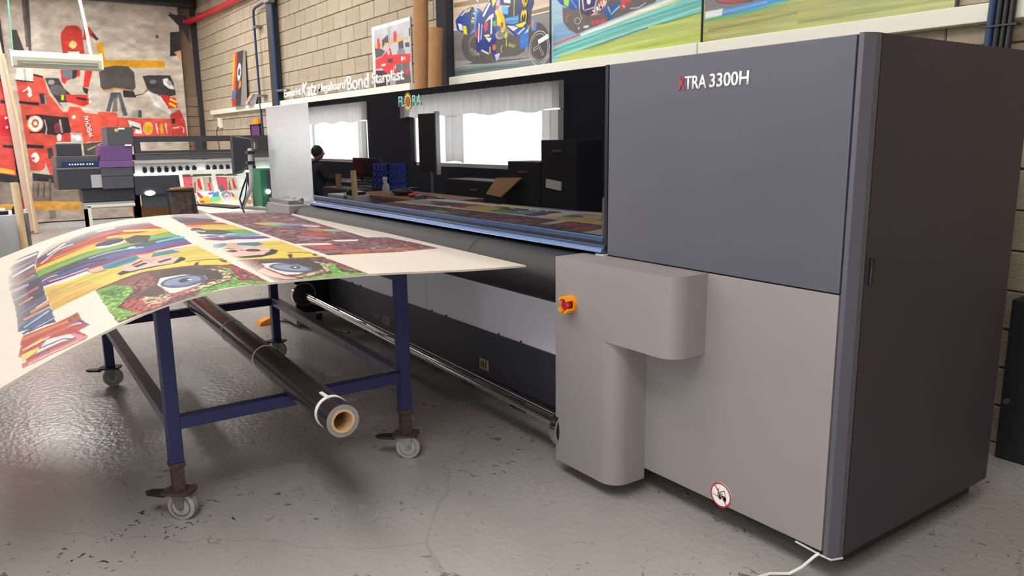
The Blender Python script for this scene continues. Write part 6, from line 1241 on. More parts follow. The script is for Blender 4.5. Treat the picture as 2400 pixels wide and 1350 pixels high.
    for ca, cb, ra, rb, c in ((2.2, .5, .16, .10, 'd0c850'), (2.15, .45, .10, .08, '7cc08c'), (2.1, .38, .10, .09, '6c8cd0'), (2.0, .30, .10, .06, 'd8c0e0'), (1.75, .33, .12, .07, 'e0893c'), (1.7, .26, .10, .06, '9cc8a0'), (1.5, .42, .10, .10, 'd8483c'), (1.35, .5, .08, .08, 'b07090')):
        put(mA & (((a-ca)/ra)**2+((b-cb)/rb)**2 < .6+.8*(nf-.3)), c, .8)
    put((a > .98) & (a < 1.06) & (b > .50) & (b < .665), 'd3cabd'); put((a > 1.11) & (a < 1.19) & (b > .29+.5*(1.19-a)) & (b < .44), 'd3cabd')
    put(mA & (a > .8) & (a < .97) & (b > .52) & (b < .62), 'dc5248', .8); put(mA & (a > .62) & (a < .78) & (b > .12) & (b < .60) & (nf > .5), 'd8683c', .8)
    r_ = ((a-.78)/.05)**2+((b-.33)/.05)**2; put((r_ < 1) & (r_ > .5), 'b8a890')
    g_ = C.mean(-1, keepdims=True); ink = np.clip(np.abs(C-hexc('d3cabd')).sum(-1, keepdims=True)*4, 0, 1)
    C = C*(1-ink)+(g_+(C-g_)*.82)*ink
    return np.clip(C*(1-.16*ink)+.05*ink, 0, 1)
na, nb_ = 420, 860
ga = np.linspace(0, LA, na); gb = np.linspace(0, LB, nb_)
Bg, Ag = np.meshgrid(gb, ga)
Pz = board_z(Ag, Bg); XY = BA+Ag[..., None]*UA+Bg[..., None]*UB
Pos = np.concatenate([XY, Pz[..., None]], -1)
Bh, Ah = np.meshgrid(np.linspace(0, LB, nb_*2), np.linspace(0, LA, na*2))
Cb = board_art(Ah, Bh).reshape(na, 2, nb_, 2, 3).mean((1, 3))
bd = thing('printed_board', (-2.8, -1.1, .93), 'large white board with bright printed artwork bending over the wheeled table', 'board')
me_p = grid_mesh('printed_face', Pos, Cb, 'ink_on_board', bd)
# the core sheet under the print
ga2 = np.linspace(0, LA, 24); V = []; F = []; n2 = len(bb)
for zoff in (-.0008, -.007):
    for a_ in ga2:
        for b_ in bb:
            p = BA+a_*UA+b_*UB; V.append((p[0], p[1], float(board_z(a_, b_))+zoff))
k = len(ga2)*n2
for i in range(len(ga2)-1):
    for j in range(n2-1):
        q = (i*n2+j, i*n2+j+1, (i+1)*n2+j+1, (i+1)*n2+j); F += [q, tuple(x+k for x in q[::-1])]
for j in range(n2-1): F += [(j, j+1, j+1+k, j+k), ((len(ga2)-1)*n2+j, (len(ga2)-1)*n2+j+1, (len(ga2)-1)*n2+j+1+k, (len(ga2)-1)*n2+j+k)]
for i in range(len(ga2)-1): F += [(i*n2, (i+1)*n2, (i+1)*n2+k, i*n2+k), (i*n2+n2-1, (i+1)*n2+n2-1, (i+1)*n2+n2-1+k, i*n2+n2-1+k)]
obj('core_sheet', G().add(V, F), 'foam_board', bd)

# ------------------------------------------------------------------ posters on the ledge
def aa(x0, x1, z0, z1, nx, nz, bgc, art, shade, seed, ns, k=3):
    X, Z = np.meshgrid(np.linspace(x0, x1, nx*k), np.linspace(z0, z1, nz*k))
    C = np.empty(X.shape+(3,)); C[:] = hexc(bgc)
    return paint_polys(X, Z, C, art, shade, seed, ns).reshape(nz, k, nx, k, 3).mean((1, 3))
def wall_art(art, x0, x1, z0, z1, nx, nz, bgc, y, seed, shade=.05, ns=(9, 9)):
    X, Z = np.meshgrid(np.linspace(x0, x1, nx), np.linspace(z0, z1, nz)); C = aa(x0, x1, z0, z1, nx, nz, bgc, art, shade, seed, ns)
    return np.stack([X, np.full_like(X, y), Z], -1), C
def poster(art, x0, x1, z0, z1, nx, nz, bgc, y, seed, label, group=None, frame=None, ns=(9, 9), shade=.05, th=.012):
    P_, C = wall_art(art, x0, x1, z0, z1, nx, nz, bgc, y, seed, shade, ns)
    t = thing('poster', ((x0+x1)/2, y, z0), label, 'poster', group)
    grid_mesh('printed_face', P_, C, 'ink_on_panel', t)
    obj('panel', G().box(x0-.012, x1+.012 if frame else x1+.002, y+.0006, y+th, z0-.002, z1), frame or 'foam_board', t)
    return t
tr = poster(ART_RIDER, -4.94, -3.535, 1.975, 2.95, 330, 230, '8f8c8a', 1.645, 3, 'poster of a motorcycle racer in blue and yellow leaning low over the track', 'racing posters', 'black', ns=(2, 40))
text('race_number', '36', 'petal', (-3.825, 1.6435, 2.318), (.12, 0, 1), (-1, 0, .06), .21, .085, tr, bold=.03, depth=.0015, label='yellow race number')
text('lettering', 'SUZUKI', 'white_print', (-4.60, 1.6435, 2.39), (.52, 0, 1), (-1, 0, .4), .28, .045, tr, bold=.02, depth=.0012)
text('lettering', 'SUZUKI', 'silver_print', (-4.655, 1.6435, 2.175), (1, 0, -.5), (.4, 0, 1), .15, .03, tr, bold=.02, depth=.0012)
tt = poster(ART_TRACK, -3.51, -2.045, 1.975, 2.85, 360, 220, 'a3c6d4', 1.645, 5, 'poster of a dark racing motorcycle above a turquoise kerb and green grass', 'racing posters', 'black', ns=(3, 60))
text('lettering', 'YAMAHA', 'white_print', (-3.02, 1.6435, 2.25), (.27, 0, .155), (-.5, 0, 1), .22, .05, tt, bold=.03, depth=.0012)
text('lettering', 'star', 'silver_print', (-2.79, 1.6435, 2.42), (.3, 0, .10), (-.35, 0, 1), .14, .05, tt, bold=.01, depth=.0012)
poster(ART_GRASS, -2.025, -.555, 1.975, 2.75, 400, 210, 'a8ad62', 1.645, 9, 'poster showing blurred dry grass with a blue and white kerb', 'racing posters', 'black', ns=(3, 70), shade=.09)
# clear acrylic badge leaning on the rider poster
cx, cz, cy = -3.605, 2.093, 1.60
ab = thing('acrylic_badge', (cx, cy, 1.975), 'round clear acrylic badge with pale double ring and angled arrow leaning on the rider poster', 'badge')
obj('disc', G().cyl((cx, cy, cz), (cx, cy+.004, cz), .128, 48), 'acrylic', ab)
obj('ring', G().pipe((cx, cy-.002, cz), (cx, cy+.001, cz), .130, .123, 56).pipe((cx, cy-.002, cz), (cx, cy+.001, cz), .110, .106, 56), 'silver_print', ab)
g = G()
ch = [(cx-.072, cz-.004), (cx+.0, cz+.016), (cx+.05, cz-.05)]
for o_ in (-.009, .009):
    for (p, q) in ((ch[0], ch[1]), (ch[1], ch[2])):
        d = Vector((q[0]-p[0], q[1]-p[1])).normalized(); nn = (-d.y*o_, d.x*o_)
        bar(g, p[0]+nn[0], p[1]+nn[1], q[0]+nn[0], q[1]+nn[1], .005, cy-.002)
bar(g, ch[0][0]+.002, ch[0][1]-.011, ch[0][0]-.002, ch[0][1]+.011, .004, cy-.002); bar(g, ch[2][0]-.010, ch[2][1]-.007, ch[2][0]+.010, ch[2][1]+.007, .004, cy-.002)
obj('chevron', g, 'silver_print', ab)
tp = obj('white_tape', G().box(cx-.01, cx+.12, cy-.004, cy-.001, cz+.045, cz+.078).rot(R_(-14), 'Y', (cx+.05, cy, cz+.06)), 'white_print', ab)
# small racing print and leaning canvases
t = poster(ART_PIT, -6.645, -5.775, 1.972, 2.605, 190, 140, 'f2f0ea', 1.65, 13, 'white bordered print of a red racing car in a pit stop on the ledge', None, None)
def canvas(xa, xb, z0, z1, label, seed, side, art):
    X, Z = np.meshgrid(np.linspace(0, 1, 70), np.linspace(0, 1, 110))
    C = np.empty(X.shape+(3,)); C[:] = hexc('4c3a40')
    C = paint_polys(X, Z, C, art, .08, seed, (6, 6))
    ys = lambda Zq: 1.52+.10*Zq
    Pp = np.stack([xa+(xb-xa)*X, ys(Z), z0+(z1-z0)*Z], -1)
    t = thing('painting', ((xa+xb)/2, 1.56, z0), label, 'picture')
    grid_mesh('painted_face', Pp, C, 'ink_on_panel', t)
    obj('side_edge', G().add([(xa, 1.521, z0), (xb, 1.521, z0), (xb, 1.621, z1), (xa, 1.621, z1), (xa, 1.62, z0), (xb, 1.62, z0), (xb, 1.655, z1), (xa, 1.655, z1)], [(0,1,5,4),(1,2,6,5),(2,3,7,6),(3,0,4,7),(4,5,6,7)]), side, t)
canvas(-11.68, -11.15, 1.974, 2.80, 'tall narrow painting of an eye in red and orange leaning on the ledge', 3, 'light_grey',
 "f0b030 0 0 .2 0 .25 1 0 1\nd8402c .2 .3 .4 .3 .4 1 .2 1\n4878b0 0 .1 .4 .1 .45 .3 .05 .3\nc8303c .1 0 .5 0 .5 .14 .1 .14\n3c2c34 .45 .0 1 0 1 1 .5 1\ne0883c .7 .3 .95 .35 .9 .45 .7 .45\nd8d4e0 .62 .45 .8 .48 .9 .6 .82 .75 .65 .8 .5 .7 .5 .55\n3c3c50 .62 .55 .8 .56 .82 .66 .66 .7 .58 .62")
canvas(-11.0, -10.72, 1.974, 2.12, 'small colourful painting on the ledge right of the eye painting', 4, 'light_grey', "d87838 0 0 .3 0 .3 1 0 1\ne0d8d0 .3 0 .5 0 .5 1 .3 1\n4060a0 .5 0 .8 0 .8 1 .5 1\nc03040 .8 .2 1 .2 1 .8 .8 .8")
# cut-out words standing on the ledge
for s, x0, x1, h, sh, lab in (('Easyprint', -9.38, -8.73, .135, .1, 'white cut-out word starting with a capital E at the left end of the row'),
                         ('Katz', -8.70, -8.17, .18, .25, 'white italic cut-out word of four letters starting with K'),
                         ('Megaboard', -8.15, -7.27, .135, .25, 'long white italic cut-out word starting with M'),
                         ('Bond', -7.25, -6.66, .165, 0, 'white upright cut-out word of four letters starting with B'),
                         ('Starplast', -6.58, -5.84, .15, 0, 'white cut-out word standing in front of the red car print')):
    o = text('cutout_word', s, 'white_print', (x0, 1.605, 1.973-(.03 if s in ('Easyprint', 'Megaboard', 'Starplast') else 0)), (1, 0, 0), (0, 0, 1), x1-x0, h, None, shear=sh, bold=.016, depth=.012)
    o.location.z += (.03 if s in ('Easyprint', 'Megaboard', 'Starplast') else 0)
    setp(o, lab, 'sign', 'cut-out words on the ledge')
# cardboard tubes behind the printer
tag(obj('cardboard_tube', G().pipe((-5.06, 1.33, .0), (-5.2, 1.47, 3.1), .068, .06, 28), 'card', smooth=True), 'taller brown cardboard tube leaning on the wall behind the printer', 'tube', 'cardboard tubes by the wall')
tag(obj('cardboard_tube', G().pipe((-4.855, 1.29, .0), (-4.83, 1.40, 2.37), .062, .054, 28), 'card', smooth=True), 'shorter brown cardboard tube on the right of the taller one', 'tube', 'cardboard tubes by the wall')

# ------------------------------------------------------------------ far end: banners
def banner(art, x, y0, y1, z0, z1, ny, nz, bgc, label, seed, amp):
    Y, Z = np.meshgrid(np.linspace(y0, y1, ny), np.linspace(z0, z1, nz))
    C = aa(y0, y1, z0, z1, ny, nz, bgc, art, .10, seed, (7, 12), 2)
    wave = amp*(np.sin(Y*9+.4*Z)+.6*np.sin(Y*21+1.1*Z))*(np.clip(1-np.abs(Y-y0)/.9, 0, 1)+np.clip(1-np.abs(Y-y1)/.5, 0, 1)+.15)
    Pp = np.stack([x+wave, Y, Z], -1)
    t = thing('banner', (x, (y0+y1)/2, z0), label, 'banner')
    grid_mesh('printed_cloth', Pp, C, 'ink_on_cloth', t)
    return t
b1 = banner(ART_BANNER, -14.02, -1.38, 1.36, .12, 3.82, 340, 440, 'c4b9ab', 'huge cloth banner of a red racing car and pit crew covering the end wall', 5, .012)
text('lettering', 'WEICHAI', 'white_print', (-13.99, -.20, 1.53), (0, -.13, 1), (0, -1, -.13), .36, .075, b1, bold=.03, depth=.001)
for y in (-.95, -.4, .1, .6, 1.2): obj('eyelet', G().pipe((-13.99, y, 3.78), (-14.0, y, 3.78), .02, .012, 14), 'steel', b1)
b2 = banner(ART_SIDE, -13.6, -2.4, -1.36, .15, 3.6, 120, 300, 'd5544c', 'part of a second red racing banner left of the leaning strip', 6, .02)
lb = tag(obj('leaning_strip', G().add([(-13.35, -1.36, .05), (-13.35, -1.22, .05), (-13.3, -1.22, .05), (-13.3, -1.36, .05), (-13.45, -1.50, 3.3), (-13.45, -1.43, 3.3), (-13.4, -1.43, 3.3), (-13.4, -1.50, 3.3)], [(0,1,2,3),(7,6,5,4),(0,4,5,1),(1,5,6,2),(2,6,7,3),(3,7,4,0)]), 'pink_board'), 'long pale strip of board leaning between the two racing banners', 'strip')
tag(obj('wooden_batten', G().tube([(-13.25, -1.27, .02), (-13.3, -1.31, 1.7), (-13.35, -1.40, 2.8)], .022, 4), 'pale_wood'), 'thin wooden batten leaning beside the pale strip', 'batten')
struct('baseboard_left', G().box(WL, WL+.06, -1.35, 1.35, 0, .1), 'pale_paint')
# cable duct behind hanging rope
tag(obj('hanging_rope', G().tube([(-9.0, -1.497, 2.98), (-9.0, -1.505, 2.7), (-9, -1.515, 2.42)], .008, 6).tube([(-9.0, -1.52, ZC), (-9.0, -1.497, 2.98)], .008, 6), 'mint', smooth=True), 'thin green rope holding the left end of the hanging light', 'rope')
tag(obj('hanging_cable', G().tube([(-9.0, -.88, ZC), (-9.0, -.83, 3.2), (-9.0, -.80, 2.95), (-9.0, -.775, 2.72), (-9.0, -.755, 2.42)], .018, 8), 'white_paint', smooth=True), 'thick white cable holding the right end of the hanging light', 'cable')
hl = thing('hanging_light', (-9, -1.1, 2.33), 'long unlit white light fitting hanging in front of the large banner', 'light')
prof = [(-.09, 2.26), (-.10, 2.36), (-.07, 2.425), (.07, 2.425), (.10, 2.36), (.10, 2.26)]
g = G().add([(-9.0-x, -1.535, z) for x, z in prof]+[(-9.0-x, -.665, z-.012) for x, z in prof], [(0,1,2,3,4,5), (11,10,9,8,7,6)]+[(i, i+6, (i+1) % 6+6, (i+1) % 6) for i in range(6)])
obj('housing', g, 'fixture', hl, bevel=.004)
obj('slot', G().box(-8.905, -8.895, -1.49, -.71, 2.272, 2.318), 'fixture_dark', hl)
obj('louvre', G().box(-8.896, -8.891, -1.45, -.71, 2.29, 2.296), 'fixture', hl)
for y in (-1.54, -.66): obj('end_cap', G().prism([(-9.105, 2.25), (-9.11, 2.36), (-9.075, 2.432), (-8.925, 2.432), (-8.89, 2.36), (-8.895, 2.25)], 'y', y-.008, y+.008), 'white_paint', hl, bevel=.003)
ll = thing('ceiling_lamp', (-13.2, .35, 3.7), 'small lit lamp under the roof above the banner', 'lamp')
obj('lamp_body', G().box(-13.3, -13.1, .2, .46, 3.80, 3.9), 'white_paint', ll); obj('diffuser', G().prism([(.22, 3.80), (.44, 3.80), (.40, 3.745), (.27, 3.745)], 'x', -13.28, -13.12), 'lamp_glow', ll)

# ------------------------------------------------------------------ second printer
X0 = -9.0
sp = thing('roll_printer', (X0-.3, 0, 0), 'black and purple roll printer in front of the racing banner', 'printer')
def bx(nm, y0, y1, z0, z1, m, d=.55, xo=0, par=sp, bv=.006, **kw):
    return obj(nm, G().box(X0-d, X0+xo, y0, y1, z0, z1), m, par, bevel=bv, **kw)
bx('left_housing', -1.24, -.44, .90, 1.15, 'dark_plastic', .5)
bx('left_lid', -1.23, -.79, 1.15, 1.28, 'mid_plastic', .5, -.03)
bx('ink_box', -1.21, -.95, 1.28, 1.42, 'dark_plastic', .35, -.1)
bx('ink_caps', -1.18, -.97, 1.42, 1.44, 'pale_paint', .3, -.15)
nl = bx('name_strip', -1.18, -.79, 1.155, 1.218, 'pipe_blue', .1, .004, bv=.001, label='blue strip with small white lettering')
for k in range(9): obj('lettering_mark', G().box(X0+.004, X0+.0055, -1.11+.028*k+.012*(k > 5), -1.093+.028*k+.012*(k > 5), 1.178, 1.194), 'white_print', nl)
bx('trim_strip', -1.235, -.79, 1.128, 1.15, 'steel', .1, .006, bv=.002)
bx('side_flap', -.90, -.79, .91, 1.06, 'light_grey', .1, .01, bv=.002)
obj('purple_cover', G().add([(X0+.03, -.79, 1.215), (X0+.03, -.44, 1.215), (X0-.02, -.42, 1.39), (X0-.02, -.76, 1.39), (X0-.4, -.79, 1.215), (X0-.4, -.44, 1.215), (X0-.4, -.42, 1.40), (X0-.4, -.76, 1.40)], [(0,1,2,3),(0,4,5,1),(1,5,6,2),(2,6,7,3),(3,7,4,0),(4,7,6,5)]), 'purple', sp, bevel=.006)
bx('purple_edge', -.80, -.44, 1.14, 1.216, 'purple_light', .1, .03, bv=.004)
bx('carriage_box', -.79, -.45, .89, 1.14, 'mid_plastic', .4, .02)
bx('panel_line', -.79, -.45, 1.035, 1.04, 'black', .1, .0215, bv=0)
tw = bx('tower_box', -.68, -.39, 1.38, 1.61, 'mid_plastic', .45, -.04)
obj('sticker', G().box(X0-.041, X0-.0385, -.59, -.55, 1.555, 1.59), 'petal', tw); obj('sticker', G().box(X0-.041, X0-.0385, -.55, -.48, 1.58, 1.60), 'white_print', tw)
bx('badge', -.50, -.43, 1.385, 1.405, 'white_print', .02, .0, bv=0)
# top beam with see-through slots
g = G()
for y0, y1, z0, z1 in ((-.39, 1.25, 1.43, 1.50), (-.39, 1.25, 1.29, 1.325), (-.39, -.33, 1.325, 1.43), (.30, .39, 1.325, 1.43), (1.07, 1.25, 1.325, 1.43)): g.box(X0-.12, X0-.02, y0, y1, z0, z1)
obj('top_beam', g, 'dark_plastic', sp)
bx('front_cover', -.40, 1.25, 1.215, 1.285, 'mid_plastic', .3, -.03)
bx('guide_rail', -.42, 1.25, 1.175, 1.205, 'cabinet_pale', .2, .0, bv=.003)
bx('platen', -.42, 1.25, 1.05, 1.175, 'pale_paint', .4, -.04)
for i in range(18):
    y = -.31+i*.082
    if i % 9 != 8: pr = obj('pinch_roller', G().box(X0-.04, X0+.0, y-.022, y+.022, 1.07, 1.12).box(X0-.04, X0-.01, y-.012, y+.012, 1.06, 1.135), 'black', sp)
bx('light_bar', -.42, 1.25, 1.03, 1.055, 'platen_glow', .1, .02, bv=0, label='bright strip of light over the platen')
bx('lower_apron', -.44, 1.2, .80, 1.03, 'dark_plastic', .35, .01)
bx('stand_leg', -.46, -.38, .02, .90, 'dark_plastic', .1, -.1); bx('stand_leg', -1.0, -.95, .02, .90, 'dark_plastic', .1, -.1); bx('stand_leg', 1.1, 1.18, .02, .9, 'dark_plastic', .1, -.1)
bx('ink_tray', -1.0, -.44, .74, .90, 'dark_plastic', .4, -.05); bx('grey_strip', -1.0, -.45, .66, .735, 'light_grey', .3, -.06)
bx('stand_foot', -1.02, -.93, 0, .05, 'dark_plastic', .5, .2); bx('stand_foot', -.47, -.37, 0, .05, 'dark_plastic', .5, .2); bx('stand_foot', 1.1, 1.2, 0, .05, 'dark_plastic', .5, .05)
obj('roll_frame', G().box(X0+.0, X0+.03, -.97, -.46, .68, .71).box(X0, X0+.03, -.97, -.935, .3, .70), 'white_paint', sp, bevel=.003)
bx('back_board', -.40, .3, .40, .63, 'wood', .6, -.55); bx('stand_panel', -.35, .5, .63, .82, 'mid_plastic', .2, -.1)
for y0, y1, z in ((-.34, -.23, .82), (.02, .13, .79)):
    obj('led_lamp', G().sphere((X0+.03, (y0+y1)/2, z), .015, .06, .03, 16, 8), 'lamp_glow', sp, smooth=True, label='glowing oval lamp')
# printed sheet coming out of it
Y, Z = np.meshgrid(np.linspace(.06, .88, 190), np.linspace(.60, 1.08, 110))
C = np.empty(Y.shape+(3,)); C[:] = hexc('eef0ec'); C = paint_polys(Y, Z, C, ART_SHEET, .05, 4, (12, 12))
xx = X0+.03+.22*((1.08-Z)/.48)**1.5
psh = thing('printed_sheet', (X0+.1, .5, .6), 'freshly printed sheet with two rows of small pictures hanging from the roll printer', 'print')
grid_mesh('printed_face', np.stack([xx, Y, Z], -1), C, 'ink_on_cloth', psh)
wt = tag(obj('side_table', G().box(-8.55, -8.0, .16, .60, .50, .62).box(-8.55, -8.0, .605, .91, .50, .62).box(-8.5, -8.45, .2, .25, 0, .5).box(-8.1, -8.05, .2, .25, 0, .5).box(-8.5, -8.45, .84, .89, 0, .5).box(-8.1, -8.05, .84, .89, 0, .5), 'white_paint', bevel=.004), 'low white table in front of the hanging printed sheet', 'table')
gx = thing('green_cabinet', (-8.6, 1.2, 0), 'dark green cabinet with a black door beside the far end of the big printer', 'cabinet')
obj('body', G().box(-8.88, -8.5, .92, 1.4, .0, 1.08), 'green_box', gx, bevel=.005); obj('door', G().box(-8.5, -8.49, 1.0, 1.38, .66, 1.06), 'dark_plastic', gx)
obj('lamp', G().cyl((-8.49, 1.0, .80), (-8.475, 1.0, .80), .03, 16), 'lamp_glow', gx)
tag(obj('mint_box', G().box(-7.9, -7.6, .86, 1.02, 0, .66), 'mint', bevel=.004), 'pale green box beside the white table', 'box')
# folding chair with a patterned cloth
fc = thing('chair', (-8.3, -.05, 0), 'black folding chair with a dark patterned cloth over its back', 'chair')
obj('frame', G().tube([(-8.25, -.22, .0), (-8.35, -.20, .5), (-8.4, -.2, .88)], .014, 8).tube([(-8.25, .1, .0), (-8.35, .08, .5), (-8.4, .08, .88)], .014, 8).tube([(-8.4, -.2, .87), (-8.4, .08, .87)], .014, 8), 'black', fc, smooth=True)
obj('leg', G().tube([(-8.6, -.2, .0), (-8.2, -.2, .46)], .012, 8), 'black', fc); obj('leg', G().tube([(-8.6, .08, .0), (-8.2, .08, .46)], .012, 8), 'black', fc)
obj('seat', G().box(-8.4, -8.0, -.2, .08, .45, .475), 'black', fc, bevel=.006)
MT['cloth'] = mat('patterned_cloth', '4a3c38', .9, var=.6, vscale=26)
obj('draped_cloth', G().add([(-8.42+.01*math.sin(i), -.16+.25*i/8, .885-.0*i) for i in range(9)]+[(-8.36+.015*math.sin(i*1.7), -.14+.26*i/8, .52) for i in range(9)], [(i, i+1, i+10, i+9) for i in range(8)]), 'cloth', fc, smooth=True)
obj('rolled_edge', G().cyl((-8.40, -.17, .885), (-8.40, .08, .90), .016, 12), 'card', fc, smooth=True)

# ------------------------------------------------------------------ workbench at the left edge and what the glass mirrors
wbn = thing('workbench', (-7.2, -2.1, 0), 'grey fronted workbench with a wooden edge at the left edge of the room', 'bench')
obj('worktop', G().box(-8.2, -6.1, -2.7, -1.98, .72, .755), 'bench_wood', wbn, bevel=.004)
obj('end_block', G().box(-8.25, -7.6, -2.0, -1.69, .0, .752), 'desk_grey', wbn, bevel=.004)
obj('side_panel', G().box(-7.66, -7.6, -2.7, -2.0, .0, .72), 'desk_grey', wbn, bevel=.003)
for x in (-8.15, -6.2): obj('leg', G().box(x, x+.05, -2.68, -2.63, 0, .72), 'desk_grey', wbn)
obj('leg', G().box(-6.2, -6.15, -2.05, -2.0, 0, .72), 'desk_grey', wbn)
tag(obj('wooden_pole', G().tube([(-7.42, -1.70, .0), (-7.42, -1.715, .42), (-7.5, -1.728, 1.064)], .034, 20), 'pale_wood', smooth=True), 'pale round wooden pole standing against the workbench', 'pole')
gp = tag(obj('grey_pipe', G().pipe((-7.62, -1.66, .0), (-7.62, -1.66, .76), .02, .016, 16), 'steel', smooth=True), 'grey pipe standing right of the wooden pole', 'pipe')
obj('pipe_cap', G().cyl((-7.62, -1.66, .755), (-7.62, -1.66, .80), .017, 12), 'white_paint', gp)
cp = thing('charging_pad', (-7.8, -1.86, .755), 'flat black device with a yellow patch on the workbench', 'device')
obj('body', G().box(-7.95, -7.65, -1.95, -1.80, .755, .79), 'black', cp, bevel=.006); obj('lid', G().box(-7.93, -7.67, -1.93, -1.82, .79, .80), 'white_paint', cp); obj('patch', G().box(-7.85, -7.75, -1.92, -1.84, .80, .803), 'petal', cp)
tag(obj('tape_gun', G().box(-7.75, -7.65, -1.77, -1.73, .753, .81).box(-7.7, -7.64, -1.76, -1.74, .80, .83), 'black', bevel=.004), 'small black tape dispenser at the corner of the workbench', 'dispenser')
# spray bottle, cloth, blue tape, bag on the bench
sb = thing('spray_bottle', (-7.6, -2.2, .755), 'spray bottle with white trigger standing on the workbench', 'bottle')
obj('bottle', G().tube([(-7.6, -2.2, .755), (-7.6, -2.2, .85), (-7.6, -2.2, .90), (-7.6, -2.2, .93)], [.045, .045, .018, .015], 16), 'bottle', sb, smooth=True)
obj('trigger', G().box(-7.66, -7.57, -2.21, -2.19, .93, .965).box(-7.65, -7.635, -2.21, -2.19, .89, .94), 'white_paint', sb, bevel=.004)
tag(obj('red_cloth', G().sphere((-6.85, -2.2, .781), .10, .07, .025, 14, 6), 'red_cloth', smooth=True), 'crumpled red cloth on the workbench', 'cloth')
tag(obj('tape_roll', G().pipe((-6.5, -2.1, .755), (-6.5, -2.1, .80), .07, .045, 28), 'blue_steel', smooth=True), 'roll of blue tape lying on the workbench', 'tape')
tag(obj('cutting_strip', G().box(-6.9, -6.3, -2.35, -2.30, .756, .775).rot(R_(12), 'Z', (-6.6, -2.3, .76)), 'steel'), 'metal cutting strip lying on the workbench', 'ruler')
cr = thing('plastic_crate', (-8.7, -2.75, .755), 'blue plastic crate on the shelf by the dark wall', 'crate')
g = G()
for z in (.76, .84, .92, 1.0, 1.05): g.box(-8.95, -8.45, -2.95, -2.93, z, z+.045).box(-8.95, -8.45, -2.67, -2.65, z, z+.045).box(-8.95, -8.93, -2.95, -2.65, z, z+.045).box(-8.47, -8.45, -2.95, -2.65, z, z+.045)
for x in (-8.95, -8.82, -8.70, -8.58, -8.48): g.box(x, x+.03, -2.67, -2.65, .76, 1.07).box(x, x+.03, -2.95, -2.93, .76, 1.07)
g.box(-8.94, -8.46, -2.94, -2.66, .76, .775); obj('crate_body', g, 'crate_blue', cr)
kb = thing('tool_case', (-8.8, -2.2, 0), 'long worn brown case standing beside the workbench', 'case')
obj('case_body', G().box(-9.35, -8.3, -2.35, -2.05, .42, .78), 'brown_case', kb, bevel=.02); obj('stand', G().box(-9.3, -8.35, -2.32, -2.08, 0, .42), 'black_matt', kb); obj('clasp', G().box(-8.9, -8.8, -2.05, -2.04, .6, .66), 'steel', kb)
tag(obj('cardboard_tube', G().pipe((-9.1, -2.2, .78), (-9.1, -2.2, .96), .04, .035, 18), 'card', smooth=True), 'short cardboard tube standing on the brown case', 'tube')
tag(obj('black_bag', G().sphere((-7.25, -2.25, .801), .2, .11, .045, 16, 8), 'black_matt', smooth=True), 'flat black bag lying on the workbench', 'bag')
tag(obj('low_shelf', G().box(-9.6, -8.4, -3.1, -2.6, .72, .757).box(-9.58, -9.53, -3.05, -2.65, 0, .72).box(-8.47, -8.42, -3.05, -2.65, 0, .72), 'black_matt'), 'black shelf unit carrying the blue crate', 'shelf')
# banner stand, stepped black storage boxes
fb = thing('display_stand', (-7.8, -3.0, 0), 'black display board on a slim stand in front of the wide window', 'stand')
obj('board', G().box(-8.22, -7.72, -3.05, -3.02, .98, 1.76), 'black_matt', fb, bevel=.004); obj('edge', G().box(-7.73, -7.70, -3.06, -3.0, .96, 1.78), 'steel', fb); obj('pole', G().cyl((-7.9, -3.03, 0), (-7.9, -3.03, 1.0), .02, 12), 'steel', fb)
for nm, x0, x1, z1_, y1_, lab in (('storage_box', -5.92, -5.32, 1.17, -2.9, 'lower black storage cabinet under the wide window'), ('storage_box', -5.3, -4.72, 1.40, -2.9, 'taller black storage cabinet beside the wide window'), ('storage_box', -7.3, -5.94, .93, -2.9, 'long low black storage cabinet under the display stand')):
    t = obj(nm, G().box(x0, x1, -3.25, y1_, 0, z1_), 'black_matt', bevel=.006); tag(t, lab, 'cabinet', 'black cabinets by the windows')
    obj('handle', G().box((x0+x1)/2-.08, (x0+x1)/2+.08, y1_, y1_+.02, z1_-.12, z1_-.10), 'steel', t)
tag(obj('paper_stack', G().box(-5.2, -4.95, -2.899, -2.885, .90, .99).rot(R_(5), 'Y', (-5.1, -2.9, .95)), 'white_print'), 'white paper sheet pinned on the tall black cabinet', 'paper')
tag(obj('tilted_panel', G().add([(-6.15, -2.75, .80), (-5.85, -2.75, .78), (-5.6, -2.86, 1.0), (-6.1, -2.86, .98), (-6.15, -2.77, .80), (-5.85, -2.77, .78), (-5.6, -2.88, 1.0), (-6.1, -2.88, .98)], [(0,1,2,3),(7,6,5,4),(0,4,5,1),(1,5,6,2),(2,6,7,3),(3,7,4,0)]), 'wood'), 'tilted brown panel leaning on the low black cabinet', 'panel')
# desk with screens and a seated person far back by the corner window
dk = thing('office_desk', (-11.6, -3.1, 0), 'dark desk under the corner window', 'desk')
obj('desk_top', G().box(-12.1, -9.7, -3.45, -2.9, .72, .76), 'black_matt', dk)
for x in (-12.05, -9.78): obj('leg', G().box(x, x+.05, -3.4, -3.35, 0, .72).box(x, x+.05, -3.0, -2.95, 0, .72), 'black_matt', dk)
for x, lab in ((-10.6, 'dark computer screen on the desk next to the seated person'), (-10.05, 'dark computer screen on the desk nearer the crate')):
    m_ = thing('desk_screen', (x, -3.2, .76), lab, 'monitor', 'computer screens on the desk')
    obj('panel', G().box(x-.25, x+.25, -3.22, -3.19, .84, 1.14), 'screen_black', m_, bevel=.004); obj('stand', G().box(x-.02, x+.02, -3.24, -3.21, .77, .95).box(x-.1, x+.1, -3.3, -3.12, .76, .775), 'black', m_)
tag(obj('carton', G().box(-10.3, -9.9, -2.6, -2.3, .0, .5), 'card', bevel=.004), 'brown carton on the floor in front of the desk', 'box')
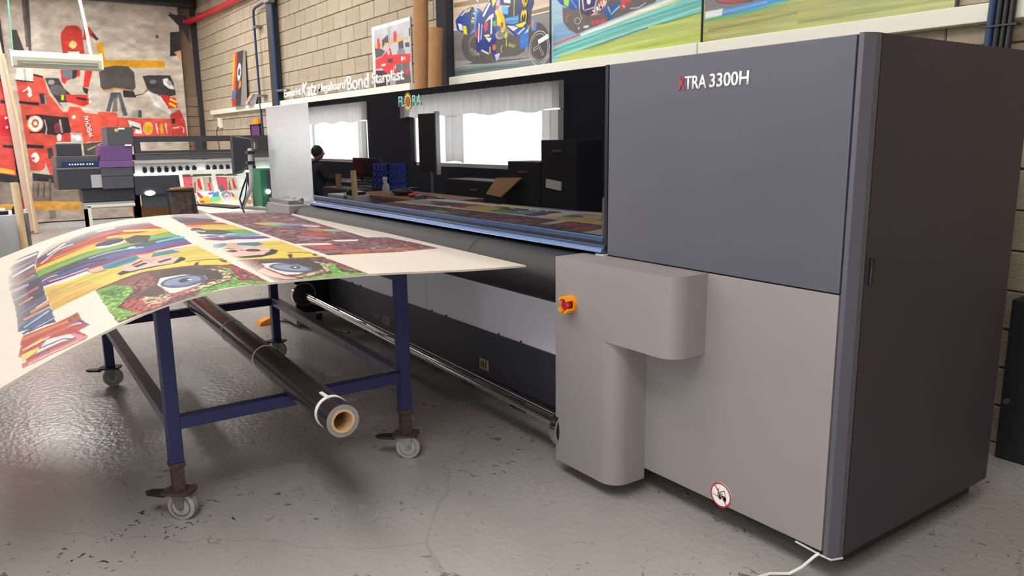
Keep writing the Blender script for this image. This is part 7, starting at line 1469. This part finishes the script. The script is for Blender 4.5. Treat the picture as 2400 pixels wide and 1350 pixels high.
def skin_body(name, pts, edges, radii, m, parent, sub=2):
    me = bpy.data.meshes.new(name); me.from_pydata(pts, edges, [])
    o = obj(name, me, m, parent); sk = o.modifiers.new('skin', 'SKIN')
    for i, v in enumerate(me.skin_vertices[0].data if me.skin_vertices else []): v.radius = (radii[i], radii[i])
    o.modifiers.new('sub', 'SUBSURF').levels = sub; o.modifiers['sub'].render_levels = sub
    return o
ps = thing('person', (-11.15, -2.68, 0), 'person in a dark hooded jacket sitting at the desk by the window', 'person')
px, py = -11.15, -2.68
pts = [(px, py, .52), (px, py, .72), (px-.02, py, .95), (px-.02, py-.01, 1.06), (px-.02, py-.03, 1.12), (px-.2, py, 1.0), (px+.17, py, 1.0), (px-.26, py-.08, .80), (px+.24, py-.08, .80), (px-.16, py-.30, .80), (px+.16, py-.30, .80), (px-.1, py-.05, .50), (px+.1, py-.05, .50), (px-.12, py-.42, .50), (px+.12, py-.42, .50), (px-.12, py-.44, .09), (px+.12, py-.44, .09), (px-.12, py-.55, .05), (px+.12, py-.55, .05)]
edges = [(0,1),(1,2),(2,3),(3,4),(2,5),(2,6),(5,7),(6,8),(7,9),(8,10),(0,11),(0,12),(11,13),(12,14),(13,15),(14,16),(15,17),(16,18)]
rad = [.15,.14,.15,.07,.055,.07,.07,.05,.05,.035,.035,.09,.09,.065,.065,.045,.045,.04,.04]
def skin_me(name, pts, edges, rad, m, parent):
    bm = bmesh.new(); lay = bm.verts.layers.skin.verify(); vs = [bm.verts.new(p) for p in pts]
    for i, v in enumerate(vs): v[lay].radius = (rad[i], rad[i]); v[lay].use_root = (i == 0)
    for a_, b_ in edges: bm.edges.new((vs[a_], vs[b_]))
    me = bpy.data.meshes.new(name); bm.to_mesh(me); bm.free(); o = obj(name, me, m, parent)
    o.modifiers.new('skin', 'SKIN'); s2 = o.modifiers.new('sub', 'SUBSURF'); s2.levels = s2.render_levels = 2; return o
skin_me('body', pts, edges, rad, 'coat', ps)
hdg = G().sphere((px-.02, py-.05, 1.22), .075, .095, .115, 20, 14); hd_ = obj('head', hdg, 'skin', ps, smooth=True)
obj('nose', G().sphere((px-.02, py-.148, 1.21), .012, .02, .02, 8, 6), 'skin', hd_, smooth=True)
obj('hair', G().sphere((px-.02, py-.03, 1.245), .084, .10, .108, 20, 14), 'black_matt', ps, smooth=True)
for sx in (-.16, .16):
    hg = G().sphere((px+sx, py-.34, .79), .035, .045, .018, 10, 6)
    for f in range(4): hg.tube([(px+sx-.025+.016*f, py-.37, .79), (px+sx-.027+.017*f, py-.405-.006*(f in (1, 2)), .785), (px+sx-.027+.017*f, py-.425-.008*(f in (1, 2)), .775)], .008, 6)
    hg.tube([(px+sx-.03*(1 if sx > 0 else -1), py-.34, .79), (px+sx-.05*(1 if sx > 0 else -1), py-.375, .785)], .009, 6)
    obj('hand', hg, 'skin', ps, smooth=True)
oc = thing('office_chair', (px, py, 0), 'black office chair under the seated person', 'chair')
obj('seat', G().box(px-.24, px+.24, py-.22, py+.22, .40, .44), 'black_matt', oc, bevel=.02)
obj('backrest', G().box(px-.22, px+.22, py+.17, py+.21, .5, .85), 'black_matt', oc, bevel=.02)
obj('column', G().cyl((px, py, .06), (px, py, .40), .03, 12), 'steel', oc)
for k in range(5):
    a = 2*PI*k/5; obj('foot', G().tube([(px, py, .07), (px+.26*math.cos(a), py+.26*math.sin(a), .045)], .02, 8).sphere((px+.26*math.cos(a), py+.26*math.sin(a), .028), .028, .028, .028, 8, 6), 'black', oc)
